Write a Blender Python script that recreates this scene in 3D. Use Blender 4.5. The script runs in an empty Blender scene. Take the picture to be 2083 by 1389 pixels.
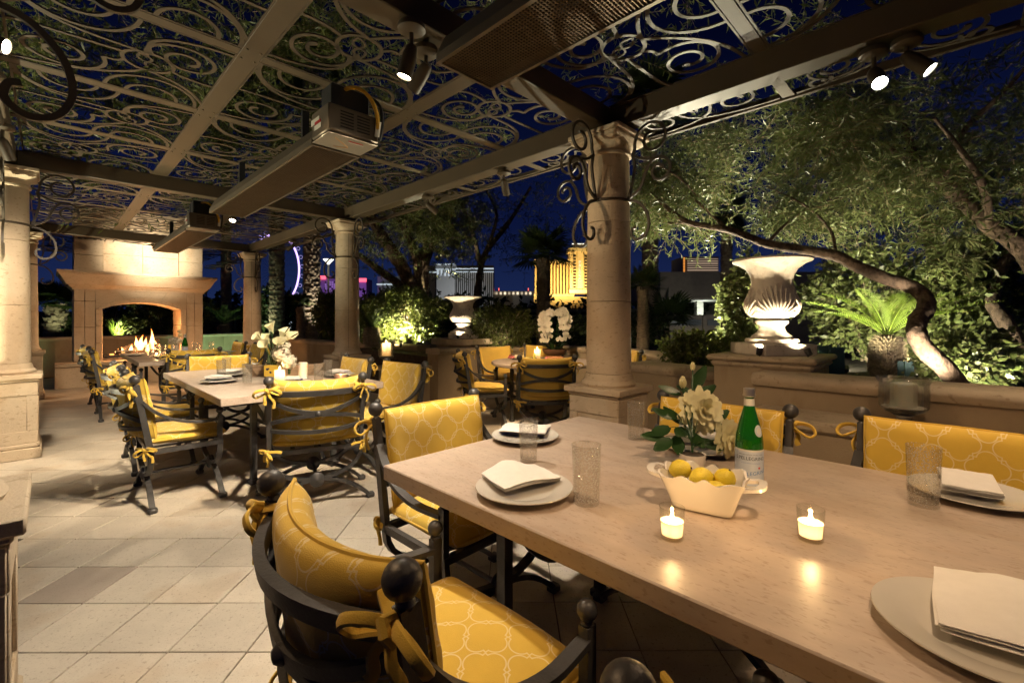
import bpy, math, random
import numpy as np
from mathutils import Vector, Matrix
R = math.radians
PI = math.pi
random.seed(7)
rng = np.random.default_rng(7)
scene = bpy.context.scene
col = scene.collection

# ------------------------------------------------------------------ camera
CH = 1.28
cam_d = bpy.data.cameras.new('camera')
cam = bpy.data.objects.new('camera', cam_d); col.objects.link(cam)
cam_d.sensor_width = 36; cam_d.lens = 16.0; cam_d.shift_y = -0.0209
cam_d.clip_start = 0.02; cam_d.clip_end = 3000
cam.location = (0, 0, CH); cam.rotation_euler = (R(90), 0, 0)
scene.camera = cam

# ------------------------------------------------------------------ sky (night) and exposure
W_ = bpy.data.worlds.new('World'); scene.world = W_; W_.use_nodes = True
nt = W_.node_tree; nt.nodes.clear()
wo = nt.nodes.new('ShaderNodeOutputWorld'); bg = nt.nodes.new('ShaderNodeBackground')
tc = nt.nodes.new('ShaderNodeTexCoord'); sx = nt.nodes.new('ShaderNodeSeparateXYZ'); cr = nt.nodes.new('ShaderNodeValToRGB')
nt.links.new(tc.outputs['Generated'], sx.inputs[0]); nt.links.new(sx.outputs['Z'], cr.inputs[0])
nt.links.new(cr.outputs[0], bg.inputs[0]); nt.links.new(bg.outputs[0], wo.inputs[0])
e = cr.color_ramp.elements
e[0].position = 0.0; e[0].color = (0.011, 0.022, 0.082, 1)
e[1].position = 0.50; e[1].color = (0.0008, 0.0015, 0.0105, 1)
m_ = cr.color_ramp.elements.new(0.20); m_.color = (0.0034, 0.0068, 0.0370, 1)
bg.inputs[1].default_value = 1.0
vs = scene.view_settings
scene.display_settings.display_device = 'sRGB'
vs.view_transform = 'Standard'; vs.look = 'None'; vs.exposure = 0.0; vs.gamma = 1.0; vs.use_curve_mapping = False
cy = scene.cycles
try:
    cy.use_denoising = True; cy.denoiser = 'OPENIMAGEDENOISE'
    cy.max_bounces = 12; cy.transmission_bounces = 12; cy.glossy_bounces = 4; cy.transparent_max_bounces = 16; cy.diffuse_bounces = 3; cy.sample_clamp_indirect = 4.0
    cy.caustics_reflective = False; cy.caustics_refractive = False; cy.use_light_tree = True
except Exception: pass

# ------------------------------------------------------------------ frames
TH = R(45.5)
U = Vector((-math.sin(TH), math.cos(TH), 0)); Vv = Vector((math.cos(TH), math.sin(TH), 0))
O1 = Vector((0.749, 3.53, 0))
def W(u, v, z=0.0): return O1 + U*u + Vv*v + Vector((0, 0, z))
def uv_of(p): d = Vector((p[0]-O1.x, p[1]-O1.y, 0)); return d.dot(U), d.dot(Vv)
F_ = 926.0
def PX(px, py, Y): return Vector(((px-1041.5)/F_*Y, Y, CH-(py-651)/F_*Y))      # where a sight line meets depth Y
def PG(px, py, z):                                                                # where a sight line meets height z
    Y = F_*(CH-z)/(py-651.0); return Vector(((px-1041.5)/F_*Y, Y, z))
SP = 4.41; LV = -3.33

# ------------------------------------------------------------------ materials
MATS = {}
def M(name, c, rough=0.6, metal=0.0, var=0.18, scale=6.0, bump=0.15, bscale=60.0, spec=0.5, coat=0.0, stretch=None, rnd=0.0, sheen=0.0, world=False):
    m = bpy.data.materials.new(name); m.use_nodes = True; MATS[name] = m
    n = m.node_tree.nodes; l = m.node_tree.links; b = n['Principled BSDF']
    b.inputs['Roughness'].default_value = rough; b.inputs['Metallic'].default_value = metal
    b.inputs['Specular IOR Level'].default_value = spec; b.inputs['Coat Weight'].default_value = coat
    if sheen: b.inputs['Sheen Weight'].default_value = sheen
    t = n.new('ShaderNodeNewGeometry' if world else 'ShaderNodeTexCoord'); src = t.outputs['Position' if world else 'Object']
    if stretch:
        mp = n.new('ShaderNodeMapping'); mp.inputs['Scale'].default_value = stretch; l.new(src, mp.inputs[0]); src = mp.outputs[0]
    nz = n.new('ShaderNodeTexNoise'); nz.inputs['Scale'].default_value = scale; nz.inputs['Detail'].default_value = 6
    nz.inputs['Roughness'].default_value = 0.65; l.new(src, nz.inputs['Vector'])
    rp = n.new('ShaderNodeValToRGB'); l.new(nz.outputs['Fac'], rp.inputs[0])
    rp.color_ramp.elements[0].position = 0.28; rp.color_ramp.elements[1].position = 0.72
    rp.color_ramp.elements[0].color = tuple(x*(1-var) for x in c)+(1,)
    rp.color_ramp.elements[1].color = tuple(min(1, x*(1+var)) for x in c)+(1,)
    out = rp.outputs[0]
    if rnd:
        oi = n.new('ShaderNodeObjectInfo'); mr = n.new('ShaderNodeMapRange'); mr.inputs[3].default_value = 1-rnd; mr.inputs[4].default_value = 1+rnd*0.6
        l.new(oi.outputs['Random'], mr.inputs[0])
        hs = n.new('ShaderNodeHueSaturation'); l.new(mr.outputs[0], hs.inputs['Value']); l.new(out, hs.inputs['Color']); out = hs.outputs[0]
    l.new(out, b.inputs['Base Color'])
    if bump:
        n2 = n.new('ShaderNodeTexNoise'); n2.inputs['Scale'].default_value = bscale; n2.inputs['Detail'].default_value = 5; l.new(src, n2.inputs['Vector'])
        bp = n.new('ShaderNodeBump'); bp.inputs['Strength'].default_value = bump; bp.inputs['Distance'].default_value = 0.01
        l.new(n2.outputs['Fac'], bp.inputs['Height']); l.new(bp.outputs[0], b.inputs['Normal'])
    m['_c'] = out.node.name
    return m
def pits(m, scale=40.0, thr=0.30, dark=0.55, stretch=(1, 1, 1), amount=0.7, world=False):
    """adds small pits or flecks to a stone material"""
    n = m.node_tree.nodes; l = m.node_tree.links; b = n['Principled BSDF']; src = b.inputs['Base Color'].links[0].from_socket
    t = n.new('ShaderNodeNewGeometry' if world else 'ShaderNodeTexCoord'); mp = n.new('ShaderNodeMapping'); mp.inputs['Scale'].default_value = stretch; l.new(t.outputs['Position' if world else 'Object'], mp.inputs[0])
    nz = n.new('ShaderNodeTexNoise'); nz.inputs['Scale'].default_value = scale; nz.inputs['Detail'].default_value = 3; l.new(mp.outputs[0], nz.inputs['Vector'])
    mr = n.new('ShaderNodeMapRange'); mr.inputs[1].default_value = thr; mr.inputs[2].default_value = thr+0.07; mr.inputs[3].default_value = amount; mr.inputs[4].default_value = 0
    l.new(nz.outputs['Fac'], mr.inputs[0])
    mx = n.new('ShaderNodeMix'); mx.data_type = 'RGBA'; mx.blend_type = 'MULTIPLY'; l.new(mr.outputs[0], mx.inputs[0]); l.new(src, mx.inputs[6]); mx.inputs[7].default_value = (dark, dark*0.9, dark*0.8, 1)
    l.new(mx.outputs[2], b.inputs['Base Color'])
    return m
def EM(name, c, s):
    m = bpy.data.materials.new(name); m.use_nodes = True; n = m.node_tree.nodes; n.clear()
    o = n.new('ShaderNodeOutputMaterial'); em = n.new('ShaderNodeEmission'); em.inputs[0].default_value = tuple(c)+(1,); em.inputs[1].default_value = s
    m.node_tree.links.new(em.outputs[0], o.inputs[0]); MATS[name] = m; return m
def LEAF(name, c, trans=0.35, var=0.5, rough=0.5):
    m = bpy.data.materials.new(name); m.use_nodes = True; n = m.node_tree.nodes; l = m.node_tree.links; n.clear(); MATS[name] = m
    o = n.new('ShaderNodeOutputMaterial'); p = n.new('ShaderNodeBsdfPrincipled'); tr = n.new('ShaderNodeBsdfTranslucent'); mx = n.new('ShaderNodeMixShader')
    mx.inputs[0].default_value = trans; p.inputs['Roughness'].default_value = rough; p.inputs['Specular IOR Level'].default_value = 0.35
    t = n.new('ShaderNodeTexCoord'); nz = n.new('ShaderNodeTexNoise'); nz.inputs['Scale'].default_value = 9.0; nz.inputs['Detail'].default_value = 8; nz.inputs['Roughness'].default_value = 0.8
    l.new(t.outputs['Object'], nz.inputs['Vector']); rp = n.new('ShaderNodeValToRGB'); l.new(nz.outputs['Fac'], rp.inputs[0])
    rp.color_ramp.elements[0].position = 0.3; rp.color_ramp.elements[1].position = 0.7
    rp.color_ramp.elements[0].color = (c[0]*(1-var), c[1]*(1-var*0.8), c[2]*(1-var), 1); rp.color_ramp.elements[1].color = (c[0]*(1+var), c[1]*(1+var*0.7), c[2]*(1+var*0.5), 1)
    l.new(rp.outputs[0], p.inputs['Base Color']); l.new(rp.outputs[0], tr.inputs[0]); l.new(p.outputs[0], mx.inputs[1]); l.new(tr.outputs[0], mx.inputs[2]); l.new(mx.outputs[0], o.inputs[0])
    return m
def GLASS(name, tint=(1, 1, 1), rough=0.02, seeds=False, refl=0.9, solid=0.07):
    """thin clear glass: see-through with fresnel reflection; seeds are trapped bubbles in the wall"""
    m = bpy.data.materials.new(name); m.use_nodes = True; n = m.node_tree.nodes; l = m.node_tree.links; n.clear(); MATS[name] = m
    o = n.new('ShaderNodeOutputMaterial'); tr = n.new('ShaderNodeBsdfTransparent'); gl = n.new('ShaderNodeBsdfGlossy'); fr = n.new('ShaderNodeFresnel'); mx = n.new('ShaderNodeMixShader')
    tr.inputs[0].default_value = tuple(tint)+(1,); gl.inputs['Roughness'].default_value = rough; fr.inputs[0].default_value = 1.45
    ge = n.new('ShaderNodeNewGeometry'); iv = n.new('ShaderNodeMath'); iv.operation = 'SUBTRACT'; iv.inputs[0].default_value = refl; l.new(ge.outputs['Backfacing'], iv.inputs[1]); iv.use_clamp = True
    mm = n.new('ShaderNodeMath'); mm.operation = 'MULTIPLY'; l.new(iv.outputs[0], mm.inputs[1]); l.new(fr.outputs[0], mm.inputs[0])
    l.new(mm.outputs[0], mx.inputs[0]); l.new(tr.outputs[0], mx.inputs[1]); l.new(gl.outputs[0], mx.inputs[2]); last = mx
    if seeds:
        t = n.new('ShaderNodeTexCoord'); vo = n.new('ShaderNodeTexVoronoi'); vo.inputs['Scale'].default_value = 170.0; l.new(t.outputs['Object'], vo.inputs['Vector'])
        lt = n.new('ShaderNodeMapRange'); lt.inputs[1].default_value = 0.20; lt.inputs[2].default_value = 0.30; lt.inputs[3].default_value = 0.62; lt.inputs[4].default_value = 0.03; l.new(vo.outputs['Distance'], lt.inputs[0])
        df = n.new('ShaderNodeBsdfDiffuse'); df.inputs[0].default_value = (0.85, 0.82, 0.76, 1); tl = n.new('ShaderNodeBsdfTranslucent'); tl.inputs[0].default_value = (0.85, 0.82, 0.76, 1)
        ad = n.new('ShaderNodeMixShader'); l.new(df.outputs[0], ad.inputs[1]); l.new(tl.outputs[0], ad.inputs[2])
        m2 = n.new('ShaderNodeMixShader'); l.new(lt.outputs[0], m2.inputs[0]); l.new(mx.outputs[0], m2.inputs[1]); l.new(ad.outputs[0], m2.inputs[2]); last = m2
    rg_ = n.new('ShaderNodeBsdfGlass'); rg_.inputs['IOR'].default_value = 1.42; rg_.inputs['Roughness'].default_value = 0.0; rg_.inputs['Color'].default_value = tuple(tint)+(1,)
    m3 = n.new('ShaderNodeMixShader'); m3.inputs[0].default_value = solid; l.new(last.outputs[0], m3.inputs[1]); l.new(rg_.outputs[0], m3.inputs[2])
    l.new(m3.outputs[0], o.inputs[0]); return m

stone = pits(pits(M('limestone', (0.58, 0.465, 0.325), 0.75, var=0.12, scale=3.5, bump=0.28, bscale=110), 26, 0.33, 0.6, (1, 1, 2.2), 0.55), 2.2, 0.40, 0.85, (1, 1, 0.5), 0.6)
joint = M('stone_joint', (0.20, 0.16, 0.12), 0.9)
stucco = pits(M('stucco', (0.37, 0.285, 0.185), 0.9, var=0.14, scale=2.2, bump=0.25, bscale=160), 5, 0.34, 0.8, (1, 1, 0.4), 0.5)
capst = pits(M('cap_stone', (0.47, 0.375, 0.26), 0.7, var=0.18, scale=5, bump=0.15, bscale=90), 30, 0.34, 0.6, (1, 1, 1), 0.6)
tile_m = pits(M('concrete_tile', (0.63, 0.555, 0.45), 0.62, var=0.15, scale=2.3, bump=0.12, bscale=220, rnd=0.10, world=True), 120, 0.33, 0.62, (1, 1, 1), 0.45)
tile_m = pits(pits(tile_m, 2.6, 0.38, 0.88, (1, 1, 1), 0.5, True), 60, 0.32, 0.62, (1, 1, 1), 0.6, True)
tile_d = pits(M('brown_tile', (0.43, 0.36, 0.295), 0.62, var=0.09, scale=5.0, bump=0.10, bscale=220), 120, 0.33, 0.62, (1, 1, 1), 0.4)
def rough_var(m, lo, hi, scale=2.5, stretch=(1, 1, 1)):
    n = m.node_tree.nodes; l = m.node_tree.links; t = n.new('ShaderNodeTexCoord'); mp = n.new('ShaderNodeMapping'); mp.inputs['Scale'].default_value = stretch; l.new(t.outputs['Object'], mp.inputs[0])
    z = n.new('ShaderNodeTexNoise'); z.inputs['Scale'].default_value = scale; z.inputs['Detail'].default_value = 7; l.new(mp.outputs[0], z.inputs['Vector']); r = n.new('ShaderNodeMapRange'); r.inputs[1].default_value = 0.3; r.inputs[2].default_value = 0.7; r.inputs[3].default_value = lo; r.inputs[4].default_value = hi
    l.new(z.outputs['Fac'], r.inputs[0]); l.new(r.outputs[0], n['Principled BSDF'].inputs['Roughness']); return m
grout = M('grout', (0.11, 0.085, 0.062), 0.95)
trav = M('travertine', (0.435, 0.348, 0.278), 0.30, var=0.10, scale=7, bump=0.03, bscale=60, stretch=(3.5, 1.3, 3.5), spec=0.5)
trav = pits(trav, 34, 0.34, 0.64, (4, 1.5, 4), 0.55)
trav = rough_var(pits(trav, 3.2, 0.40, 0.84, (3, 1, 3), 0.35), 0.30, 0.55, 3.0, (2, 1, 2))
paint = M('taupe_metal_paint', (0.056, 0.039, 0.020), 0.55, var=0.12, scale=4, bump=0.05, bscale=120)
paintd = M('bronze_metal_paint', (0.12, 0.092, 0.060), 0.5, var=0.15, scale=5, bump=0.05)
lattice_p = M('dark_bronze_tracery', (0.046, 0.033, 0.018), 0.55, var=0.18, scale=6, bump=0.08, bscale=140)
iron = M('charcoal_iron', (0.072, 0.068, 0.066), 0.42, 0.35, var=0.25, scale=14, bump=0.12, bscale=130)
steel = M('heater_steel', (0.16, 0.13, 0.095), 0.42, 0.6, var=0.12, scale=3, bump=0.03)
wire_m = M('grille_wire', (0.20, 0.14, 0.085), 0.45, 0.8, var=0.1)
dark_m = M('dark_inside', (0.016, 0.013, 0.011), 0.8)
blackp = M('black_plastic', (0.02, 0.02, 0.02), 0.4)
yellow_hose = M('yellow_hose', (0.62, 0.34, 0.02), 0.45)
white_c = M('white_ceramic', (0.80, 0.74, 0.66), 0.16, var=0.03, bump=0.0, spec=0.6, coat=0.3)
plate_m = M('plate_glaze', (0.62, 0.585, 0.52), 0.12, var=0.03, bump=0.0, spec=0.6, coat=0.3)
linen = M('white_linen', (0.80, 0.77, 0.72), 0.9, var=0.05, scale=20, bump=0.35, bscale=700, sheen=0.2)
navy = M('navy_cloth', (0.015, 0.025, 0.16), 0.85, var=0.1)
lemon_m = M('lemon_skin', (0.86, 0.66, 0.05), 0.42, var=0.12, scale=18, bump=0.35, bscale=230, spec=0.5)
wax_m = M('candle_wax', (0.85, 0.76, 0.60), 0.5, var=0.05, bump=0.05); 
wb_ = wax_m.node_tree.nodes['Principled BSDF']; wb_.inputs['Subsurface Weight'].default_value = 1.0; wb_.inputs['Subsurface Scale'].default_value = 0.03; wb_.inputs['Subsurface Radius'].default_value = (1.0, 0.85, 0.62)
wax_lit = bpy.data.materials.new('lit_wax'); wax_lit.use_nodes = True
_n = wax_lit.node_tree.nodes; _l = wax_lit.node_tree.links; _n.clear(); _o = _n.new('ShaderNodeOutputMaterial'); _d = _n.new('ShaderNodeBsdfDiffuse'); _t = _n.new('ShaderNodeBsdfTranslucent'); _m = _n.new('ShaderNodeMixShader')
_d.inputs[0].default_value = (0.86, 0.78, 0.64, 1); _t.inputs[0].default_value = (0.92, 0.80, 0.60, 1); _m.inputs[0].default_value = 0.62
_l.new(_d.outputs[0], _m.inputs[1]); _l.new(_t.outputs[0], _m.inputs[2]); _l.new(_m.outputs[0], _o.inputs[0])
bark = pits(M('bark', (0.105, 0.072, 0.048), 0.9, var=0.5, scale=22, bump=1.0, bscale=45, stretch=(1, 1, 0.45)), 30, 0.42, 0.4)
bark_p = M('palm_bark', (0.23, 0.18, 0.13), 0.95, var=0.45, scale=14, bump=1.0, bscale=30, stretch=(1, 1, 3))
twig_m = M('twig', (0.22, 0.155, 0.09), 0.85, var=0.2)
branch_l = M('shrub_branch', (0.33, 0.26, 0.18), 0.85, var=0.3, scale=20, bump=0.4)
wood = M('driftwood', (0.34, 0.23, 0.14), 0.75, var=0.3, scale=6, bump=0.4, bscale=40, stretch=(1, 8, 8))
char = M('charred_log', (0.035, 0.024, 0.018), 0.9, var=0.5, scale=14, bump=1.0, bscale=24)
soil = M('soil', (0.045, 0.032, 0.022), 0.95, var=0.5, scale=20, bump=0.8, bscale=40)
ground_m = M('dark_ground', (0.035, 0.032, 0.03), 0.95, var=0.3, scale=0.2)
leaf_w = LEAF('willow_leaf', (0.108, 0.138, 0.052), 0.28, 0.6, 0.40)
leaf_o = LEAF('overhead_leaf', (0.10, 0.125, 0.035), 0.40)
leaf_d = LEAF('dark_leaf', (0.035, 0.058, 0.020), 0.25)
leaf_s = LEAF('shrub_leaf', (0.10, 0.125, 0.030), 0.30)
leaf_b = LEAF('broad_leaf', (0.125, 0.155, 0.055), 0.22, 0.45, 0.36)
leaf_c = LEAF('cycad_leaf', (0.20, 0.30, 0.045), 0.40, 0.25)
leaf_p = LEAF('palm_leaf', (0.055, 0.085, 0.025), 0.30, 0.35)
leaf_f = LEAF('flower_leaf', (0.022, 0.056, 0.015), 0.15, 0.3, 0.35)
petal_m = LEAF('cream_petal', (0.86, 0.81, 0.53), 0.25, 0.06)
petal_w = LEAF('white_petal', (0.76, 0.70, 0.58), 0.25, 0.06)
pink_m = M('pink_bloom', (0.62, 0.16, 0.16), 0.7, var=0.3, scale=30)
glass_t = GLASS('seeded_glass', (0.97, 0.965, 0.95), 0.03, True)
glass_c = GLASS('clear_glass', (0.96, 0.97, 0.96), 0.02)
glass_b = GLASS('bluish_glass', (0.93, 0.95, 0.945), 0.05, refl=1.0, solid=0.30)
lens_m = EM('lamp_lens', (1.0, 0.86, 0.62), 45.0)
lens_w = EM('cool_lamp_lens', (0.95, 1.0, 0.95), 40.0)
flame_m = EM('candle_flame', (1.0, 0.62, 0.22), 26.0)
_n = flame_m.node_tree.nodes; _l = flame_m.node_tree.links; _a = _n.new('ShaderNodeAddShader'); _tr = _n.new('ShaderNodeBsdfTransparent'); _em = [x for x in _n if x.type == 'EMISSION'][0]; _ou = [x for x in _n if x.type == 'OUTPUT_MATERIAL'][0]
_l.new(_em.outputs[0], _a.inputs[0]); _l.new(_tr.outputs[0], _a.inputs[1]); _l.new(_a.outputs[0], _ou.inputs[0])
led_m = EM('uplight_lens', (1.0, 0.85, 0.6), 30.0)

def fabric(name, base, line, pattern=True, lw=(0.10, 0.27)):
    m = M(name, base, 0.85, var=0.06, scale=9, bump=0.18, bscale=500, sheen=0.25, spec=0.2)
    if not pattern: return m
    n = m.node_tree.nodes; l = m.node_tree.links; b = n['Principled BSDF']; src = b.inputs['Base Color'].links[0].from_socket
    uvn = n.new('ShaderNodeUVMap'); uvn.uv_map = 'uv'; sp = n.new('ShaderNodeSeparateXYZ'); l.new(uvn.outputs[0], sp.inputs[0])
    def mth(op, a, b_=None):
        q = n.new('ShaderNodeMath'); q.operation = op
        for i, x in enumerate((a, b_)):
            if x is None: continue
            if isinstance(x, (int, float)): q.inputs[i].default_value = x
            else: l.new(x, q.inputs[i])
        return q.outputs[0]
    # quatrefoil trellis: two interleaved lattices of four-lobed cells, each drawn as an outline
    PXx, PYy = 0.142, 0.150
    def cell(off):
        fx = mth('ABSOLUTE', mth('MULTIPLY', mth('SUBTRACT', mth('FRACT', mth('ADD', mth('DIVIDE', sp.outputs['X'], PXx), 100.0+off)), 0.5), PXx))
        fy = mth('ABSOLUTE', mth('MULTIPLY', mth('SUBTRACT', mth('FRACT', mth('ADD', mth('DIVIDE', sp.outputs['Y'], PYy), 100.0+off)), 0.5), PYy*0.95))
        def ln(a, b_): return mth('SQRT', mth('ADD', mth('MULTIPLY', a, a), mth('MULTIPLY', b_, b_)))
        dA = mth('SUBTRACT', ln(mth('SUBTRACT', fx, 0.0300), fy), 0.0270); dB = mth('SUBTRACT', ln(fx, mth('SUBTRACT', fy, 0.0300)), 0.0270)
        dC = mth('SUBTRACT', mth('MAXIMUM', fx, fy), 0.0348)
        return mth('MINIMUM', mth('MINIMUM', dA, dB), dC)
    d = mth('MINIMUM', cell(0.0), cell(0.5)); band = mth('LESS_THAN', mth('ABSOLUTE', d), 0.0017)
    mx = n.new('ShaderNodeMix'); mx.data_type = 'RGBA'; l.new(mth('MULTIPLY', band, 0.66), mx.inputs[0]); l.new(src, mx.inputs[6]); mx.inputs[7].default_value = tuple(line)+(1,)
    l.new(mx.outputs[2], b.inputs['Base Color']); return m
fab = fabric('yellow_trellis_fabric', (0.68, 0.445, 0.065), (0.80, 0.68, 0.42))
fabp = fabric('plain_yellow_fabric', (0.72, 0.475, 0.09), None, False)

# ------------------------------------------------------------------ mesh builder
class MB:
    def __init__(s): s.v = []; s.f = []; s.uv = []; s.has = False
    def add(s, vs_, fs, uvs=None):
        o = len(s.v); s.v += [tuple(p) for p in vs_]; s.f += [tuple(o+i for i in q) for q in fs]
        s.uv += list(uvs) if uvs else [(0, 0)]*len(vs_); s.has = s.has or bool(uvs)
        return s
    def xf(s, Mx, start=0):
        for i in range(start, len(s.v)): s.v[i] = tuple(Mx @ Vector(s.v[i]))
        return s
    def box(s, c, d, b=0.0, rz=0.0, Mx=None):
        hx, hy, hz = d[0]/2, d[1]/2, d[2]/2; st = len(s.v)
        if b <= 0:
            vs_ = [(x*hx, y*hy, z*hz) for z in (-1, 1) for y in (-1, 1) for x in (-1, 1)]
            s.add(vs_, [(0, 2, 3, 1), (4, 5, 7, 6), (0, 1, 5, 4), (2, 6, 7, 3), (0, 4, 6, 2), (1, 3, 7, 5)])
        else:
            vs_ = []; idx = {}
            for sx_ in (-1, 1):
                for sy in (-1, 1):
                    for sz in (-1, 1):
                        for k in range(3):
                            p = [sx_*(hx-b), sy*(hy-b), sz*(hz-b)]; p[k] = (sx_, sy, sz)[k]*(hx, hy, hz)[k]
                            idx[(sx_, sy, sz, k)] = len(vs_); vs_.append(tuple(p))
            fs = []
            q = [(-1, -1), (1, -1), (1, 1), (-1, 1)]
            def key(k, sk, a, b_):
                t = [0, 0, 0]; t[k] = sk; t[(k+1) % 3] = a; t[(k+2) % 3] = b_; return tuple(t)
            for k in range(3):
                for sk in (-1, 1):
                    f = [idx[key(k, sk, a, b_)+(k,)] for a, b_ in q]; fs.append(tuple(f if sk > 0 else f[::-1]))
            for k in range(3):
                k1, k2 = (k+1) % 3, (k+2) % 3
                for a in (-1, 1):
                    for b_ in (-1, 1):
                        lo, hi = key(k, -1, a, b_), key(k, 1, a, b_)
                        f = [idx[lo+(k1,)], idx[hi+(k1,)], idx[hi+(k2,)], idx[lo+(k2,)]]; fs.append(tuple(f if a*b_ < 0 else f[::-1]))
            for sx_ in (-1, 1):
                for sy in (-1, 1):
                    for sz in (-1, 1):
                        f = [idx[(sx_, sy, sz, k)] for k in range(3)]; fs.append(tuple(f if sx_*sy*sz > 0 else f[::-1]))
            s.add(vs_, fs)
        T = Mx if Mx is not None else (Matrix.Translation(Vector(c)) @ Matrix.Rotation(rz, 4, 'Z'))
        return s.xf(T, st)
    def frames(s, P, closed=False):
        P = [Vector(p) for p in P]; n = len(P); T = []
        for i in range(n):
            a = P[i-1] if (i > 0 or closed) else P[i]; b = P[(i+1) % n] if (i < n-1 or closed) else P[i]
            t = (b-a); T.append(t.normalized() if t.length > 1e-9 else Vector((0, 0, 1)))
        return P, T
    def tube(s, P, r, n=8, closed=False, cap=True, flat=1.0):
        P, T = s.frames(P, closed); m = len(P); rr = r if hasattr(r, '__len__') else [r]*m
        N = T[0].orthogonal().normalized(); vs_ = []
        for i in range(m):
            N = (N - T[i]*N.dot(T[i])); N = N.normalized() if N.length > 1e-6 else T[i].orthogonal().normalized(); B = T[i].cross(N)
            for k in range(n):
                a = 2*PI*k/n; vs_.append(P[i] + N*(math.cos(a)*rr[i]) + B*(math.sin(a)*rr[i]*flat))
        fs = []
        for i in range(m if closed else m-1):
            j = (i+1) % m
            for k in range(n): fs.append((i*n+k, i*n+(k+1) % n, j*n+(k+1) % n, j*n+k))
        if cap and not closed: fs += [tuple(range(n))[::-1], tuple((m-1)*n+k for k in range(n))]
        return s.add(vs_, fs)
    def bar(s, P, w, t, up=(0, 0, 1), closed=False, taper=None):
        """rectangular section: w across (perpendicular to up), t along up"""
        P, T = s.frames(P, closed); m = len(P); up = Vector(up); vs_ = []
        for i in range(m):
            S = T[i].cross(up); S = S.normalized() if S.length > 1e-6 else Vector((1, 0, 0)); Un = S.cross(T[i]).normalized()
            k = taper[i] if taper else 1.0
            for a, b in ((-1, -1), (1, -1), (1, 1), (-1, 1)): vs_.append(P[i] + S*(a*w/2*k) + Un*(b*t/2))
        fs = []
        for i in range(m if closed else m-1):
            j = (i+1) % m
            for k in range(4): fs.append((i*4+k, i*4+(k+1) % 4, j*4+(k+1) % 4, j*4+k))
        if not closed: fs += [(3, 2, 1, 0), tuple((m-1)*4+k for k in range(4))]
        return s.add(vs_, fs)
    def lathe(s, prof, n=24, c=(0, 0, 0), Mx=None):
        st = len(s.v); vs_ = []; fs = []
        for r, z in prof:
            for k in range(n): a = 2*PI*k/n; vs_.append((c[0]+r*math.cos(a), c[1]+r*math.sin(a), c[2]+z))
        for i in range(len(prof)-1):
            for k in range(n): fs.append((i*n+k, i*n+(k+1) % n, (i+1)*n+(k+1) % n, (i+1)*n+k))
        if prof[0][0] > 1e-5: fs.append(tuple(range(n))[::-1])
        if prof[-1][0] > 1e-5: fs.append(tuple((len(prof)-1)*n+k for k in range(n)))
        s.add(vs_, fs)
        return s.xf(Mx, st) if Mx is not None else s
    def sphere(s, c, r, n=14, m=9, sc=(1, 1, 1), Mx=None):
        st = len(s.v)
        s.lathe([(max(1e-4, r*math.sin(PI*i/m)), -r*math.cos(PI*i/m)) for i in range(m+1)], n)
        T = Matrix.Translation(Vector(c)) @ (Mx if Mx is not None else Matrix.Identity(4)) @ Matrix.Diagonal((sc[0], sc[1], sc[2], 1))
        return s.xf(T, st)
    def grid(s, fn, nu, nv, uvfn=None, closed_u=False):
        vs_ = []; uvs = []
        for i in range(nu+1):
            for j in range(nv+1):
                vs_.append(fn(i/nu, j/nv)); uvs.append(uvfn(i/nu, j/nv) if uvfn else (0, 0))
        fs = [(i*(nv+1)+j, (i+1)*(nv+1)+j, (i+1)*(nv+1)+j+1, i*(nv+1)+j+1) for i in range(nu) for j in range(nv)]
        return s.add(vs_, fs, uvs if uvfn else None)
    def sweep(s, P, prof, closed=False):
        """P: ground path [(x,y)], prof: closed section [(offset to the right of travel, z)]"""
        n = len(P); m = len(prof); vs_ = []; P = [Vector((p[0], p[1])) for p in P]
        for i in range(n):
            d0 = (P[i]-P[i-1]).normalized() if (i > 0 or closed) else None; d1 = (P[(i+1) % n]-P[i]).normalized() if (i < n-1 or closed) else None
            d0 = d0 or d1; d1 = d1 or d0
            n0 = Vector((d0.y, -d0.x)); n1 = Vector((d1.y, -d1.x)); b = (n0+n1); b = b/max(0.3, b.dot(n0)) 
            for o, z in prof: q = P[i]+b*o; vs_.append((q.x, q.y, z))
        fs = []
        for i in range(n if closed else n-1):
            j = (i+1) % n
            for k in range(m): fs.append((i*m+k, j*m+k, j*m+(k+1) % m, i*m+(k+1) % m))
        if not closed: fs += [tuple(range(m)), tuple((n-1)*m+k for k in range(m))[::-1]]
        return s.add(vs_, fs)

def mesh(name, mb, mat, smooth=True, ang=38):
    me = bpy.data.meshes.new(name); me.from_pydata(mb.v, [], mb.f)
    if mb.has:
        ul = me.uv_layers.new(name='uv'); li = np.empty(len(me.loops), dtype=np.int32); me.loops.foreach_get('vertex_index', li)
        ul.data.foreach_set('uv', np.array(mb.uv, dtype=np.float32)[li].ravel())
    if smooth:
        me.polygons.foreach_set('use_smooth', np.ones(len(me.polygons), dtype=bool)); me.set_sharp_from_angle(angle=R(ang))
    if mat: me.materials.append(mat)
    me.update(); return me
def link(name, data, parent=None, loc=None, rz=None):
    o = bpy.data.objects.new(name, data); col.objects.link(o)
    if parent is not None: o.parent = parent
    if loc is not None: o.location = loc
    if rz is not None: o.rotation_euler = (0, 0, rz)
    return o
def obj(name, mb, mat, parent=None, smooth=True, ang=38, loc=None, rz=None):
    return link(name, mesh(name, mb, mat, smooth, ang) if isinstance(mb, MB) else mb, parent, loc, rz)
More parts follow.
